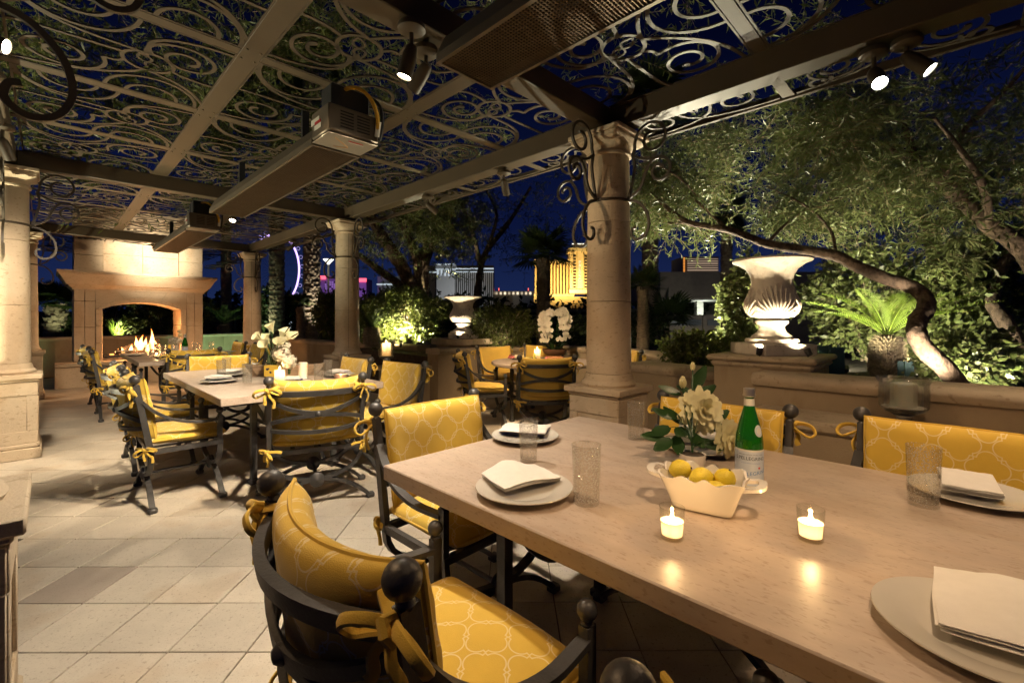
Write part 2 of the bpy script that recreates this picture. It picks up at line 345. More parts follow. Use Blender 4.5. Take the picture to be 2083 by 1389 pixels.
def np_mesh(name, V, Q, mat, parent=None, smooth=False):
    me = bpy.data.meshes.new(name); V = np.asarray(V, dtype=np.float32); Q = np.asarray(Q, dtype=np.int32)
    me.vertices.add(len(V)); me.vertices.foreach_set('co', V.ravel()); k = Q.shape[1]
    me.loops.add(Q.size); me.loops.foreach_set('vertex_index', Q.ravel()); me.polygons.add(len(Q))
    me.polygons.foreach_set('loop_start', np.arange(0, Q.size, k, dtype=np.int32)); me.polygons.foreach_set('loop_total', np.full(len(Q), k, dtype=np.int32))
    me.update(calc_edges=True); me.validate()
    if smooth: me.polygons.foreach_set('use_smooth', np.ones(len(Q), dtype=bool))
    me.materials.append(mat); return link(name, me, parent)
def tag(o, label=None, cat=None, group=None, kind=None):
    if label: o['label'] = label
    if cat: o['category'] = cat
    if group: o['group'] = group
    if kind: o['kind'] = kind
    return o
def thing(name, label, cat, loc=(0, 0, 0), rz=0.0, group=None):
    o = link(name, None, None, loc, rz); o.empty_display_size = 0.1; return tag(o, label, cat, group)
def struct(name, mb, mat, parent=None, smooth=True):
    o = obj(name, mb, mat, parent, smooth); o['kind'] = 'structure'; return o
def copy_tree(o, label=None, loc=None, rz=None, group=None):
    def rec(a, par):
        c = a.copy(); col.objects.link(c)
        if par is not None: c.parent = par
        for ch in list(a.children): rec(ch, c)
        return c
    c = rec(o, None)
    if label: c['label'] = label
    if loc is not None: c.location = loc
    if rz is not None: c.rotation_euler = (0, 0, rz)
    if group: c['group'] = group
    return c
def text_geo(s_, size, align='CENTER'):
    cu = bpy.data.curves.new('lettering', 'FONT'); cu.body = s_; cu.size = size; cu.align_x = align; cu.align_y = 'CENTER'
    o = bpy.data.objects.new('lettering', cu); col.objects.link(o); dg = bpy.context.evaluated_depsgraph_get(); dg.update()
    me = bpy.data.meshes.new_from_object(o.evaluated_get(dg)); vs_ = [tuple(v.co) for v in me.vertices]; fs = [tuple(p.vertices) for p in me.polygons]
    bpy.data.objects.remove(o); bpy.data.curves.remove(cu); bpy.data.meshes.remove(me); return vs_, fs
def lamp(name, kind, loc, power, color=(1, 0.80, 0.56), size=0.03, target=None, angle=90, blend=0.6, parent=None):
    L = bpy.data.lights.new(name, kind); L.energy = power; L.color = color; L.shadow_soft_size = size
    if kind == 'SPOT': L.spot_size = R(angle); L.spot_blend = blend
    o = bpy.data.objects.new(name, L); col.objects.link(o); loc = Vector(loc)
    if parent is not None: o.parent = parent; pl = parent.location
    else: pl = Vector((0, 0, 0))
    o.location = loc-pl
    if target is not None: o.rotation_euler = (Vector(target)-loc).to_track_quat('-Z', 'Y').to_euler()
    return o
def bez(p0, p1, p2, p3, n=12):
    p0, p1, p2, p3 = map(Vector, (p0, p1, p2, p3)); out = []
    for i in range(n+1):
        t = i/n; out.append(p0*(1-t)**3 + p1*(3*t*(1-t)**2) + p2*(3*t*t*(1-t)) + p3*t**3)
    return out
def smooth_path(P, n=6):
    P = [Vector(p) for p in P]; out = []
    for i in range(len(P)-1):
        a = P[max(0, i-1)]; b = P[i]; c = P[i+1]; d = P[min(len(P)-1, i+2)]
        for k in range(n):
            t = k/n; out.append(0.5*((2*b)+(c-a)*t+(2*a-5*b+4*c-d)*t*t+(3*b-a-3*c+d)*t**3))
    out.append(P[-1]); return out
def resample_r(r, n, m): return list(np.interp(np.linspace(0, 1, m), np.linspace(0, 1, len(r)), r))
def norm(a): return a/np.maximum(1e-9, np.linalg.norm(a, axis=-1, keepdims=True))
# ================================================================== SETTING
g = MB(); g.add([(-900, -900, -0.25), (900, -900, -0.25), (900, 900, -0.25), (-900, 900, -0.25)], [(0, 1, 2, 3)])
struct('ground', g, ground_m, smooth=False)
fl = MB(); fl.box((-3.5, 6.0, -0.10), (19, 19, 0.172)); floor = struct('floor', fl, grout, smooth=False)
TS = 0.305; TA = R(0.25)
tile_meshes = []
for k in range(4):
    t_ = MB(); t_.box((0, 0, -0.011), (TS-0.0045-0.0005*k, TS-0.0045, 0.022), 0.0022); tile_meshes.append(mesh('tile', t_, tile_m, False))
td = MB(); td.box((0, 0, -0.011), (TS-0.005, TS-0.0045, 0.022), 0.0022); td = mesh('tile', td, tile_d, False)
NC = (2.1, 1.4, 1.65)                                    # niche centre (u, v) and radius
tiles = []
for i in range(-34, 18):
    for j in range(-8, 40):
        lx, ly = (i+0.5)*TS, (j+0.5)*TS
        x = -1.637 + lx*math.cos(TA)-ly*math.sin(TA); y = 2.061 + lx*math.sin(TA)+ly*math.cos(TA)
        if y < 0.15: continue
        u, v = uv_of((x, y))
        if v > 0.5 and math.hypot(u-NC[0], v-NC[1]) > NC[2]-0.02 and not (1.0 < u < 12.5 and v < 1.0) and not(u > -0.6 and v < 0.9): continue
        if u > 12.5 or v > 3.0: continue
        px = 1041.5+F_*x/y; py = 651+F_*CH/y
        vis = -60 < px < 2140 and py < 1460
        hid = vis and px > 800 and py > 960 + (px-800)*0.40
        tiles.append((y + (50 if hid or not vis else 0) + (2.5 if px > 760 else 0), x, y, i, j, vis))
tiles.sort(); n_t = 0; far_t = MB()
for q, x, y, i, j, vis in tiles:
    if n_t < 300 and q < 50:
        me_ = td if (i, j) == (-2, 0) else tile_meshes[(i*7+j*3) % 4]
        o = link('tile', me_, floor, (x, y, random.uniform(-0.0009, 0.0009)), TA+random.choice((0, PI/2, PI))*0+random.uniform(-.002, .002)); n_t += 1
    elif vis: far_t.box((x, y, -0.0115+random.uniform(-0.001, 0.001)), (TS-0.005, TS-0.005, 0.022), 0.0, TA)
ft = obj('tile', far_t, tile_m, floor, False); ft['kind'] = 'stuff'

def uvp(P): return [tuple(W(a, b))[:2] for a, b in P]
def arc(c, r, a0, a1, n): return [(c[0]+r*math.cos(a0+(a1-a0)*k/n), c[1]+r*math.sin(a0+(a1-a0)*k/n)) for k in range(n+1)]
def planter_wall(label, P, h, t=0.24, capo=0.045, capt=0.085, bed=2.2, bedz=None, closed=False):
    """P in pergola (u, v), patio to the right of travel"""
    b = thing('planter_wall', label, 'wall', W(*P[0]), 0, 'stuccoed planter walls'); Q = [(x-b.location.x, y-b.location.y) for x, y in uvp(P)]
    m = MB(); m.sweep(Q, [(0, 0), (0, h-capt), (-t, h-capt), (-t, 0)], closed); obj('wall', m, stucco, b)
    m = MB(); c = [(capo-0.02, h-capt), (capo, h-capt*0.62), (capo, h-capt*0.38), (capo-0.012, h-capt*0.12), (capo-0.04, h), (-t-capo, h), (-t-capo, h-capt)]
    m.sweep(Q, c, closed); obj('cap', m, capst, b, ang=50)
    if bed:
        z = bedz if bedz else h-0.13
        m = MB(); m.sweep(uvp(P), [(-t-0.001, -0.2), (-t-0.001, z), (-t-bed, z+0.05), (-t-bed, -0.2)]); s_ = struct('planter_soil', m, soil)
    return b
niche = arc((NC[0], NC[1]), NC[2], R(-10), R(190), 22)
planter_wall('curved planter wall wrapping round behind the round table', [(p[0], p[1]) for p in niche], 0.84, bed=2.0)
planter_wall('long planter wall running from the fireplace to the smaller lit urn', [(12.4, 1.5), (11, 1.05), (9.2, 0.98), (7.6, 1.02), (6.2, 1.15), (4.75, 1.45)], 0.84, bed=3.0)
planter_wall('planter wall standing behind the fireplace', [(12.5, -7.5), (12.5, -1.0), (12.9, -0.1), (13.2, 0.5), (13.0, 1.2), (12.42, 1.55)], 0.90, bed=2.5)
planter_wall('short low planter wall between the column and the large urn pedestal', [(0.42, 1.02), (-0.50, 0.85)], 0.86, bed=1.6)
planter_wall('straight planter wall behind the main table below the cycad', [(-0.9, 0.45), (-4.6, 0.45)], 0.91, bed=3.2, bedz=0.76)
def bench_ledge(label, u0, u1, v0, v1, h):
    b = thing('stone_ledge', label, 'ledge', W((u0+u1)/2, (v0+v1)/2), TH, 'low stone ledges holding hurricane lamps')
    m = MB(); m.box((0, 0, (h-0.07)/2), (v1-v0-0.06, abs(u1-u0)-0.06, h-0.07)); obj('body', m, stucco, b)
    m = MB(); m.box((0, 0, h-0.035), (v1-v0, abs(u1-u0), 0.07), 0.02); obj('cap', m, capst, b)
bench_ledge('low stone ledge running in front of the wall under the large hurricane lamp', -0.95, -4.4, 0.02, 0.44, 0.70)
bench_ledge('small low stone ledge under the lit hurricane lamp by the column', 3.35, 3.95, 0.2, 0.75, 0.64)

def urn_pedestal(label, u, v, h, s=0.33, octa=False):
    b = thing('urn_pedestal', label, 'pedestal', W(u, v), TH, 'stuccoed pedestals under the urns')
    m = MB(); m2 = MB()
    if octa:
        k = PI/8
        P = [(math.cos(k+i*PI/4), math.sin(k+i*PI/4)) for i in range(8)]
        for mm, rad, z0, z1 in ((m, s+0.04, 0, h-0.09), (m2, s+0.13, h-0.09, h)):
            mm.add([(p[0]*rad, p[1]*rad, z) for z in (z0, z1) for p in P], [tuple(range(8))[::-1], tuple(range(8, 16))]+[(i, (i+1) % 8, 8+(i+1) % 8, 8+i) for i in range(8)])
    else:
        m.box((0, 0, (h-0.09)/2), (2*s, 2*s, h-0.09)); m2.box((0, 0, h-0.065), (2*s+0.05, 2*s+0.05, 0.05), 0.02); m2.box((0, 0, h-0.021), (2*s+0.1, 2*s+0.1, 0.042), 0.015)
    obj('body', m, stucco, b, ang=30); obj('cap', m2, capst, b, ang=30)
    return b
urn_pedestal('square stucco pedestal under the large lit urn', -0.858, 1.054, 1.005)
urn_pedestal('octagonal stucco pedestal under the smaller lit urn', 4.15, 1.95, 0.97, 0.42, True)

# ------------------------------------------------------------------ columns
def scroll(c, r0, a0, turns, r1=0.25, n=26, sgn=1):
    return [(c[0]+math.cos(a0+sgn*2*PI*turns*t)*r0*(1-(1-r1)*t**0.85), c[1]+math.sin(a0+sgn*2*PI*turns*t)*r0*(1-(1-r1)*t**0.85)) for t in [i/n for i in range(n+1)]]
def bracket_paths():
    P = []
    c = (0.365, 2.585); s1 = scroll(c, 0.145, R(195), 1.35, 0.30, 40, -1)
    P.append(smooth_path([(0.172, 0, 2.18), (0.205, 0, 2.30), (0.225, 0, 2.42), (0.205, 0, 2.51)], 6)[:-1] + [(r, 0, z) for r, z in s1])
    c = (0.42, 2.345); s2 = scroll(c, 0.100, R(115), 1.3, 0.32, 34, -1)
    P.append(smooth_path([(0.172, 0, 2.185), (0.27, 0, 2.25), (0.315, 0, 2.36), (0.355, 0, 2.425)], 6)[:-1] + [(r, 0, z) for r, z in s2])
    P.append(smooth_path([(0.172, 0, 2.175), (0.25, 0, 2.15), (0.318, 0, 2.07), (0.338, 0, 1.97), (0.305, 0, 1.895), (0.245, 0, 1.875), (0.200, 0, 1.91), (0.205, 0, 1.955), (0.232, 0, 1.965)], 6))
    P.append(smooth_path([(0.205, 0, 2.51), (0.26, 0, 2.47), (0.33, 0, 2.445), (0.365, 0, 2.44)], 5))
    return P
bm = MB()
for p in bracket_paths(): bm.bar(p, 0.019, 0.016, (0, 1, 0))
bracket_me = mesh('scroll_bracket', bm, lattice_p)
def build_column(label, u, v, inward, seam_a, drums=True):
    b = thing('stone_column', label, 'column', W(u, v), TH, 'round stone columns of the pergola')
    m = MB(); m.box((0, 0, 0.05), (0.480, 0.480, 0.10), 0.008); m.box((0, 0, 0.122), (0.458, 0.458, 0.044), 0.012); obj('base_molding', m, stone, b)
    m = MB(); m.box((0, 0, 0.425), (0.412, 0.412, 0.562)); obj('plinth', m, stone, b)
    m = MB()
    for k in range(4):
        rot = Matrix.Rotation(k*PI/2, 4, 'Z')
        for c, d in (((0, -0.2120, 0.20), (0.424, 0.012, 0.112)), ((0, -0.2120, 0.645), (0.424, 0.012, 0.12)), ((-0.178, -0.2120, 0.420), (0.068, 0.0119, 0.327)), ((0.178, -0.2120, 0.420), (0.068, 0.0119, 0.327))):
            m.box(c, d, 0.003, Mx=rot @ Matrix.Translation(Vector(c)))
    obj('panel_frame', m, stone, b)
    m = MB(); m.box((0, 0, 0.722), (0.450, 0.450, 0.024), 0.008); m.box((0, 0, 0.757), (0.495, 0.495, 0.046), 0.006); obj('plinth_cap', m, stone, b)
    m = MB(); m.lathe([(0.200, 0.78), (0.208, 0.797), (0.200, 0.815), (0.186, 0.825), (0.179, 0.855), (0.174, 0.875)], 32); obj('base_ring', m, stone, b)
    def rad(z): t = (z-0.87)/1.66; return 0.170-0.014*t**1.3
    zs = [0.8752, 1.42, 2.02, 2.52]
    for a, c in zip(zs[:-1], zs[1:]):
        m = MB(); n_ = 6; m.lathe([(rad(a)-0.004, a+0.001)]+[(rad(a+(c-a)*t/n_), a+0.003+(c-a-0.006)*t/n_) for t in range(n_+1)]+[(rad(c)-0.004, c-0.001)], 40); obj('drum', m, stone, b)
    m = MB(); m.lathe([(0.150, 0.86), (0.146, 2.53)], 24); obj('core', m, joint, b)
    m = MB(); sd = Vector((math.cos(seam_a), math.sin(seam_a), 0))
    m.bar([sd*(rad(z)-0.002)+Vector((0, 0, z)) for z in np.linspace(0.88, 2.51, 8)], 0.005, 0.007, sd); obj('seam', m, joint, b)
    m = MB(); m.lathe([(0.160, 2.515), (0.172, 2.522), (0.176, 2.535), (0.170, 2.548), (0.160, 2.552)], 36)
    def bell(s, t):
        a = 2*PI*s; q = t**1.6; r = 0.160*(1-q) + q*min(0.205/max(abs(math.cos(a)), abs(math.sin(a))), 0.287); return (r*math.cos(a), r*math.sin(a), 2.552+0.075*t)
    m.grid(bell, 64, 6); obj('capital', m, stone, b)
    m = MB(); m.box((0, 0, 2.643), (0.42, 0.42, 0.030), 0.006); m.box((0, 0, 2.676), (0.45, 0.45, 0.034), 0.006); obj('abacus', m, stone, b)
    m = MB(); m.lathe([(0.12, 2.692), (0.12, 2.72)], 24); obj('neck', m, dark_m, b)
    m = MB(); m.lathe([(0.160, 2.168), (0.170, 2.170), (0.170, 2.188), (0.160, 2.190)], 36); obj('iron_ring', m, paint, b)
    for a in (R(90), R(-90), PI if inward < 0 else 0.0):
        o = link('scroll_bracket', bracket_me, b, (0, 0, 0), a)
    return b
build_column('tall round column standing just behind the main table', 0, 0, -1, R(-60))
build_column('round column behind the second table with chairs in front', SP, 0, -1, R(-110))
build_column('slim looking round column beside the fireplace and calla lilies', 2*SP, 0, -1, R(-110))
build_column('column whose plinth alone shows at the very bottom corner', 0, LV, 1, R(200))
build_column('brightly lit column at the left edge with conduit seam', SP, LV, 1, R(-118))
build_column('half hidden column behind the brightly lit left column', 2*SP, LV, 1, R(-100))

# ------------------------------------------------------------------ pergola roof
pg = thing('pergola', 'taupe metal pergola roof of beams with cut scrollwork panels', 'pergola', W(0, 0), TH)
# local frame: x = across (v), y = along (u)
def beam(name, c, d, b=0.006, m=paint, st=None):
    q = MB(); q.box(c, d, b); return obj(name, q, m, pg)
Z0 = 2.70
beam('beam', (0, 2.2, Z0+0.10), (0.15, 14.0, 0.155)); beam('beam', (LV, 2.2, Z0+0.10), (0.15, 14.0, 0.155))
for k in range(-1, 3):
    beam('cross_beam', (LV/2, k*SP, Z0+0.0975), (abs(LV)-0.151, 0.15, 0.149))
CS = SP/4
ZL = 2.868
for v in (-1.10, -2.19): beam('lattice_bar', (v, 2.2, ZL+0.008), (0.115, 14.0, 0.012), 0.002)
for k in range(-4, 13):
    if k % 4 == 0: continue
    for a, c in ((LV+0.076, -2.2485), (-2.1315, -1.1585), (-1.0415, -0.076)):
        beam('lattice_bar', ((a+c)/2, k*CS, ZL+0.008), (c-a-0.001, 0.075, 0.0115), 0.002)
# rivets along the bars
rv = MB()
for k in range(-3, 13):
    for v in (-1.10, -2.19):
        for dy in (-0.062, 0.062):
            for dx in (-0.036, 0.036): rv.sphere((v+dx, k*CS+dy, ZL+0.001), 0.008, 6, 3)
r_ = obj('rivet', rv, paintd, pg); r_['kind'] = 'stuff'

def leaf_shape(c, ang, L, w_, n=7):
    up = []; dn = []
    ca, sa = math.cos(ang), math.sin(ang)
    for i in range(n+1):
        t = i/n; x = L*t; y = w_*math.sin(PI*t**0.8)
        up.append((c[0]+x*ca-y*sa, c[1]+x*sa+y*ca)); dn.append((c[0]+x*ca+y*sa, c[1]+x*sa-y*ca))
    return up + dn[::-1][1:-1]
def spiral_tip(m, pts, w, t, z=0.0):
    P = [(x, y, z) for x, y in pts]; n = len(P)
    m.bar(P, w, t, (0, 0, 1), taper=[1.0 if i < n-7 else 0.7+0.9*math.sin(PI*(i-(n-7))/7.0) for i in range(n)])
def panel_mesh(L=1.0, Wd=0.985, variant=0):
    """cut scroll plate, centred, x = Wd wide, y = L long"""
    m = MB(); w = 0.0225; t = 0.008; hx, hy = Wd/2, L/2
    c0 = (-0.30*hx*2*0.5, 0.05)
    c0 = (-0.12, 0.02) if variant == 0 else (0.12, -0.02)
    sg = 1 if variant == 0 else -1
    # centre medallion with a leaf pair
    m.bar([(c0[0]+0.125*math.cos(a), c0[1]+0.125*math.sin(a), 0) for a in np.linspace(0, 2*PI, 30)[:-1]], w, t, (0, 0, 1), closed=True)
    for ang in (R(60), R(240)):
        q = leaf_shape((c0[0], c0[1]), ang, 0.105, 0.034); m.bar([(x, y, 0) for x, y in q], 0.014, t, (0, 0, 1), closed=True)
    # two big scrolls either side of the medallion
    for (cx_, c_y, r, a0, tn, hand) in ((0.27, -0.205, 0.215, 150, 1.75, 1), (-0.285, 0.19, 0.205, -30, 1.75, 1)):
        cx_, c_y = cx_*sg, c_y*sg; a0 = R(a0) + (PI if sg < 0 else 0)
        s = scroll((cx_, c_y), r, a0, tn, 0.22, 54, hand); spiral_tip(m, s, w, t)
        d = Vector((c0[0]-s[0][0], c0[1]-s[0][1])); k = d.normalized(); e_ = Vector(c0)-k*0.125; mid = (Vector(s[0])+e_)/2+Vector((-k.y, k.x))*0.03*hand
        m.bar([(p.x, p.y, 0.0) for p in bez((s[0][0], s[0][1], 0), (mid.x, mid.y, 0), (mid.x, mid.y, 0), (e_.x, e_.y, 0), 8)], w, t*0.96, (0, 0, 1))
    # C loops with an inner loop against two edges
    for cx_, s_ in ((0.22, 1), (-0.20, -1)):
        cx_ *= sg; s_ *= sg
        for rx, ry in ((0.25, 0.30), (0.14, 0.16)):
            m.bar([(cx_+rx*math.cos(a), s_*(hy-ry*math.sin(a)), 0) for a in np.linspace(0, PI, 22)], w, t*0.94, (0, 0, 1))
    # long sweeping lines
    for P in (((-hx, -hy+0.10), (-0.35, -0.16), (-0.25, -0.13), (c0[0]-0.05*sg, c0[1]-0.115)), ((hx, hy-0.10), (0.35, 0.16), (0.25, 0.13), (c0[0]+0.06*sg, c0[1]+0.11)), ((-hx, hy-0.04), (-0.25, 0.44), (-0.05, 0.34), (c0[0], c0[1]+0.125)), ((hx, -hy+0.04), (0.25, -0.46), (0.02, -0.36), (c0[0], c0[1]-0.125)), ((-hx, 0.0), (-0.44, -0.06), (-0.3, -0.04), (c0[0]-0.12, c0[1]-0.04)), ((hx, 0.05), (0.42, 0.06), (0.30, 0.05), (c0[0]+0.12, c0[1]+0.03))):
        m.bar([(p.x, p.y, 0) for p in bez(*[(a, b_, 0) for a, b_ in P], 14)], w, t*0.92, (0, 0, 1))
    k = 0.0
    for (x0, x1) in ((-hx, hx),):                       # thin frame of the plate
        m.bar([(-hx, -hy, 0), (hx, -hy, 0), (hx, hy, 0), (-hx, hy, 0)], 0.018, t*0.84, (0, 0, 1), closed=True)
    return m
pm = [mesh('scroll_panel', panel_mesh(CS-0.095, 0.96, k), lattice_p, False) for k in (0, 1)]
for k in range(-3, 12):
    u0 = (k+0.5)*CS
    for li, v in enumerate((-0.559, -1.645, -2.731)):
        o = link('scroll_panel', pm[(k+li) % 2], pg, (v, u0, ZL+0.007)); o.rotation_euler = (0, 0, PI*((k//2+li) % 2))
# overhang outside the column row: scrollwork strip, edge rail, short bars
sm = MB(); w = 0.021; t = 0.008
for s_ in (-1, 1):
    spiral_tip(sm, scroll((0.0, 0.27*s_), 0.165, R(-90*s_), 1.5, 0.3, 40, s_), w, t)
    sm.bar([(p.x, p.y, 0) for p in bez((0.0, 0.105*s_, 0), (-0.2, 0.05*s_, 0), (-0.21, -0.3*s_, 0), (-0.2, -0.5*s_, 0), 12)], w, t*0.95, (0, 0, 1))
    sm.bar([(p.x, p.y, 0) for p in bez((0.2, 0.5*s_, 0), (0.17, 0.3*s_, 0), (0.2, 0.1*s_, 0), (0.0, 0.0, 0), 12)], w, t*0.9, (0, 0, 1))
    spiral_tip(sm, scroll((0.13, -0.36*s_), 0.075, R(120*s_), 1.2, 0.35, 24, -s_), w, t*0.87)
sme = mesh('scroll_strip', sm, lattice_p, False)
for k in range(-4, 13):
    link('scroll_strip', sme, pg, (0.31, (k+0.5)*CS, ZL-0.05), PI*(k % 2))
    beam('lattice_bar', (0.303, k*CS, ZL-0.046), (0.45, 0.075, 0.012), 0.002)
beam('edge_rail', (0.55, 2.2, ZL-0.035), (0.035, 14.0, 0.055), 0.004)

# ------------------------------------------------------------------ heaters
def heater(label, u0, u1, v, zb, endbox):
    L = u1-u0; b = thing('patio_heater', label, 'heater', W((u0+u1)/2, v, zb), TH, 'strip heaters hung under the pergola'); wd = 0.335
    m = MB(); hw = wd/2; hh = 0.125
    m.add([(x, y, z) for y in (-L/2, L/2) for x, z in ((-hw, 0), (-hw, 0.03), (-hw*0.72, hh), (hw*0.72, hh), (hw, 0.03), (hw, 0))],
          [(i, 6+i, 6+i+1, i+1) for i in range(5)]+[(0, 1, 2, 3, 4, 5), (11, 10, 9, 8, 7, 6)])
    obj('housing', m, steel, b, ang=25)
    m = MB()
    for s_ in (-1, 1): m.box((s_*(hw-0.008), 0, -0.006), (0.018, L, 0.012))
    for s_ in (-1, 1): m.box((0, s_*(L/2-0.008), -0.006), (wd-0.036, 0.016, 0.012))
    obj('rim', m, steel, b)
    m = MB(); m.box((0, 0, 0.035), (wd-0.05, L-0.05, 0.004)); obj('reflector', m, dark_m, b)
    m = MB(); st_ = 0.0155; n = int((wd-0.04)/st_)
    for i in range(1, n): m.box((-hw+0.02+i*(wd-0.04)/n, 0, -0.004), (0.0035, L-0.03, 0.003))
    n = int((L-0.04)/st_)
    for i in range(1, n): m.box((0, -L/2+0.02+i*(L-0.04)/n, -0.0075), (wd-0.036, 0.0035, 0.003))
    gr = obj('grille', m, wire_m, b, False); gr['kind'] = 'stuff'
    for y in (-L*0.3, L*0.3):
        m = MB(); m.box((0, y, (2.86-zb+hh)/2), (0.05, 0.03, 2.86-zb-hh)); m.box((0, y, hh+0.01), (0.16, 0.06, 0.02)); obj('hanger', m, blackp, b)
    if endbox:
        s_ = -1; y0 = -L/2
        m = MB(); m.box((0, y0-0.13, 0.10), (wd, 0.255, 0.17), 0.008); obj('control_box', m, steel, b)
        m = MB(); m.box((0, y0-0.13, 0.001), (wd-0.004, 0.25, 0.006), 0.002); cp = obj('cover_plate', m, M('brushed_plate', (0.45, 0.40, 0.33), 0.35, 0.6, var=0.1, scale=2, bump=0.02), b)
        m = MB(); m.bar([(-0.10, y0-0.20, -0.004), (0.03, y0-0.10, -0.004), (0.035, y0-0.085, -0.004), (-0.05, y0-0.055, -0.004)], 0.006, 0.002); obj('gold_stripe', m, EMB, b)
        m = MB(); m.box((0.035, y0-0.205, -0.0035), (0.10, 0.010, 0.002)); obj('red_badge', m, REDP, b)
        m = MB(); m.box((0.045, y0-0.188, -0.0035), (0.10, 0.010, 0.002)); obj('white_badge', m, WHTP, b)
        m = MB(); m.box((-hw-0.0015, y0-0.10, 0.075), (0.002, 0.10, 0.03)); m.box((-hw-0.0015, y0-0.06, 0.12), (0.002, 0.12, 0.035)); obj('warning_label', m, WHTP, b)
        m = MB(); m.box((-hw-0.0018, y0-0.10, 0.103), (0.002, 0.09, 0.018)); obj('red_label', m, REDP, b)
        for cx_ in (-0.05, 0.06):
            for i in range(6):
                m = MB(); m.box((cx_, y0-0.2585, 0.055+i*0.019), (0.085, 0.006, 0.007)); obj('louver', m, dark_m, b)
        m = MB(); m.box((0.02, y0-0.09, 0.27), (0.26, 0.16, 0.18), 0.01); obj('junction_box', m, blackp, b)
        m = MB(); m.tube(bez((-0.02, y0-0.16, 0.34), (0.02, y0-0.33, 0.36), (0.14, y0-0.36, 0.22), (0.145, y0-0.275, 0.06), 16), 0.0125, 8); obj('gas_hose', m, yellow_hose, b)
        m = MB(); m.tube([(0.145, y0-0.30, 0.14), (0.145, y0-0.275, 0.05)], 0.017, 8); obj('hose_fitting', m, WHTP, b)
        m = MB(); m.tube(bez((0.13, y0-0.10, 0.36), (0.20, y0-0.3, 0.33), (0.175, y0-0.32, 0.14), (0.165, y0-0.27, 0.03), 12), 0.011, 6); obj('cable', m, blackp, b)
REDP = M('red_print', (0.35, 0.02, 0.02), 0.5, var=0.0, bump=0); WHTP = M('white_print', (0.6, 0.57, 0.5), 0.5, var=0.05, bump=0); EMB = M('gold_print', (0.62, 0.36, 0.16), 0.4, 0.4, var=0.0, bump=0)
heater('strip heater with fine mesh grille overhead, cut by the top of the picture', -2.75, -0.27, -1.66, 2.44, False)
heater('strip heater with louvred control box and yellow gas hose', 1.06, 3.75, -1.68, 2.43, True)
heater('farthest strip heater hanging in front of the fireplace chimney', 5.10, 7.6, -1.66, 2.43, True)

# ------------------------------------------------------------------ spot fixtures
def spot_fixture(label, p, target, lit=True, power=0, angle=80, blend=0.7, color=(1, 0.78, 0.52), drop=0.10, cool=False, r=0.036, L=0.12):
    p = Vector(p); b = thing('spotlight', label, 'spotlight', p, 0, 'spotlights on the pergola')
    m = MB(); m.lathe([(0.0001, 0), (0.062, -0.001), (0.066, -0.012), (0.066, -0.028), (0.05, -0.040), (0.0001, -0.042)], 24); obj('canopy', m, paint, b)
    m = MB(); m.tube([(0, 0, -0.038), (0, 0, -drop)], 0.011, 10); m.sphere((0, 0, -drop), 0.020, 10, 6); obj('stem', m, paint, b)
    d = (Vector(target)-(p+Vector((0, 0, -drop)))).normalized(); c = Vector((0, 0, -drop)) + d*0.015
    q = d.to_track_quat('Z', 'Y').to_matrix().to_4x4(); T = Matrix.Translation(c) @ q
    m = MB(); m.lathe([(0.0001, -0.035), (r*0.62, -0.034), (r*0.8, -0.02), (r, 0.02), (r, L), (r*0.93, L), (r*0.93, L-0.012)], 24, Mx=T); obj('barrel', m, paint, b)
    m = MB(); m.lathe([(0.0001, L-0.010), (r*0.92, L-0.010), (r*0.92, L-0.014), (0.0001, L-0.014)], 20, Mx=T); obj('lens', m, (lens_w if cool else lens_m) if lit else dark_m, b)
    if lit and power: lamp('spot_lamp', 'SPOT', p+c+d*(L+0.02), power, color, 0.045, p+c+d*3, angle, blend, b)
    return b
# ================================================================== FIREPLACE  (local x = across, y = away, front face at y 0)
fp = thing('fireplace', 'pale stone fireplace with mantel, burning logs and lit chimney', 'fireplace', W(10.3, -1.65), TH)
def fblock(name, x0, x1, y0, y1, z0, z1, b=0.006, m=stone):
    q = MB(); q.box(((x0+x1)/2, (y0+y1)/2, (z0+z1)/2), (x1-x0, y1-y0, z1-z0), b); return obj(name, q, m, fp)
HB = 1.055
for s_ in (-1, 1):
    fblock('pier_core', min(s_*0.75, s_*(HB-0.006)), max(s_*0.75, s_*(HB-0.006)), 0.08, 0.9, 0.3, 1.885, 0, joint)
    for (xa, xb) in ((0.745, 0.899), (0.903, HB)):
        for za, zb in ((0.472, 0.656), (0.660, 1.138), (1.142, 1.648), (1.652, 1.88)):
            fblock('stone_block', min(s_*xa, s_*xb), max(s_*xa, s_*xb), 0.0, 0.085, za, zb)
    for za, zb in ((0.472, 0.90), (0.904, 1.40), (1.404, 1.88)):
        fblock('stone_block', min(s_*(HB-0.005), s_*HB*1.002), max(s_*(HB-0.005), s_*HB*1.002), 0.086, 0.9, za, zb, 0)
    for za, zb in ((0.472, 0.82), (0.823, 1.17), (1.173, 1.50)):
        fblock('jamb_block', min(s_*0.64, s_*0.742), max(s_*0.64, s_*0.742), -0.018, 0.86, za, zb, 0.008)
def arcz(x, half, zs, rise): Rr = (half**2+rise**2)/(2*rise); return zs+rise-Rr+math.sqrt(max(0, Rr*Rr-x*x))
def prism(name, pts, y0, y1, m=stone):
    q = MB(); n = len(pts); q.add([(x, y0, z) for x, z in pts]+[(x, y1, z) for x, z in pts], [tuple(range(n)), tuple(range(n, 2*n))[::-1]]+[(i, n+i, n+(i+1) % n, (i+1) % n) for i in range(n)])
    return obj(name, q, m, fp, False)
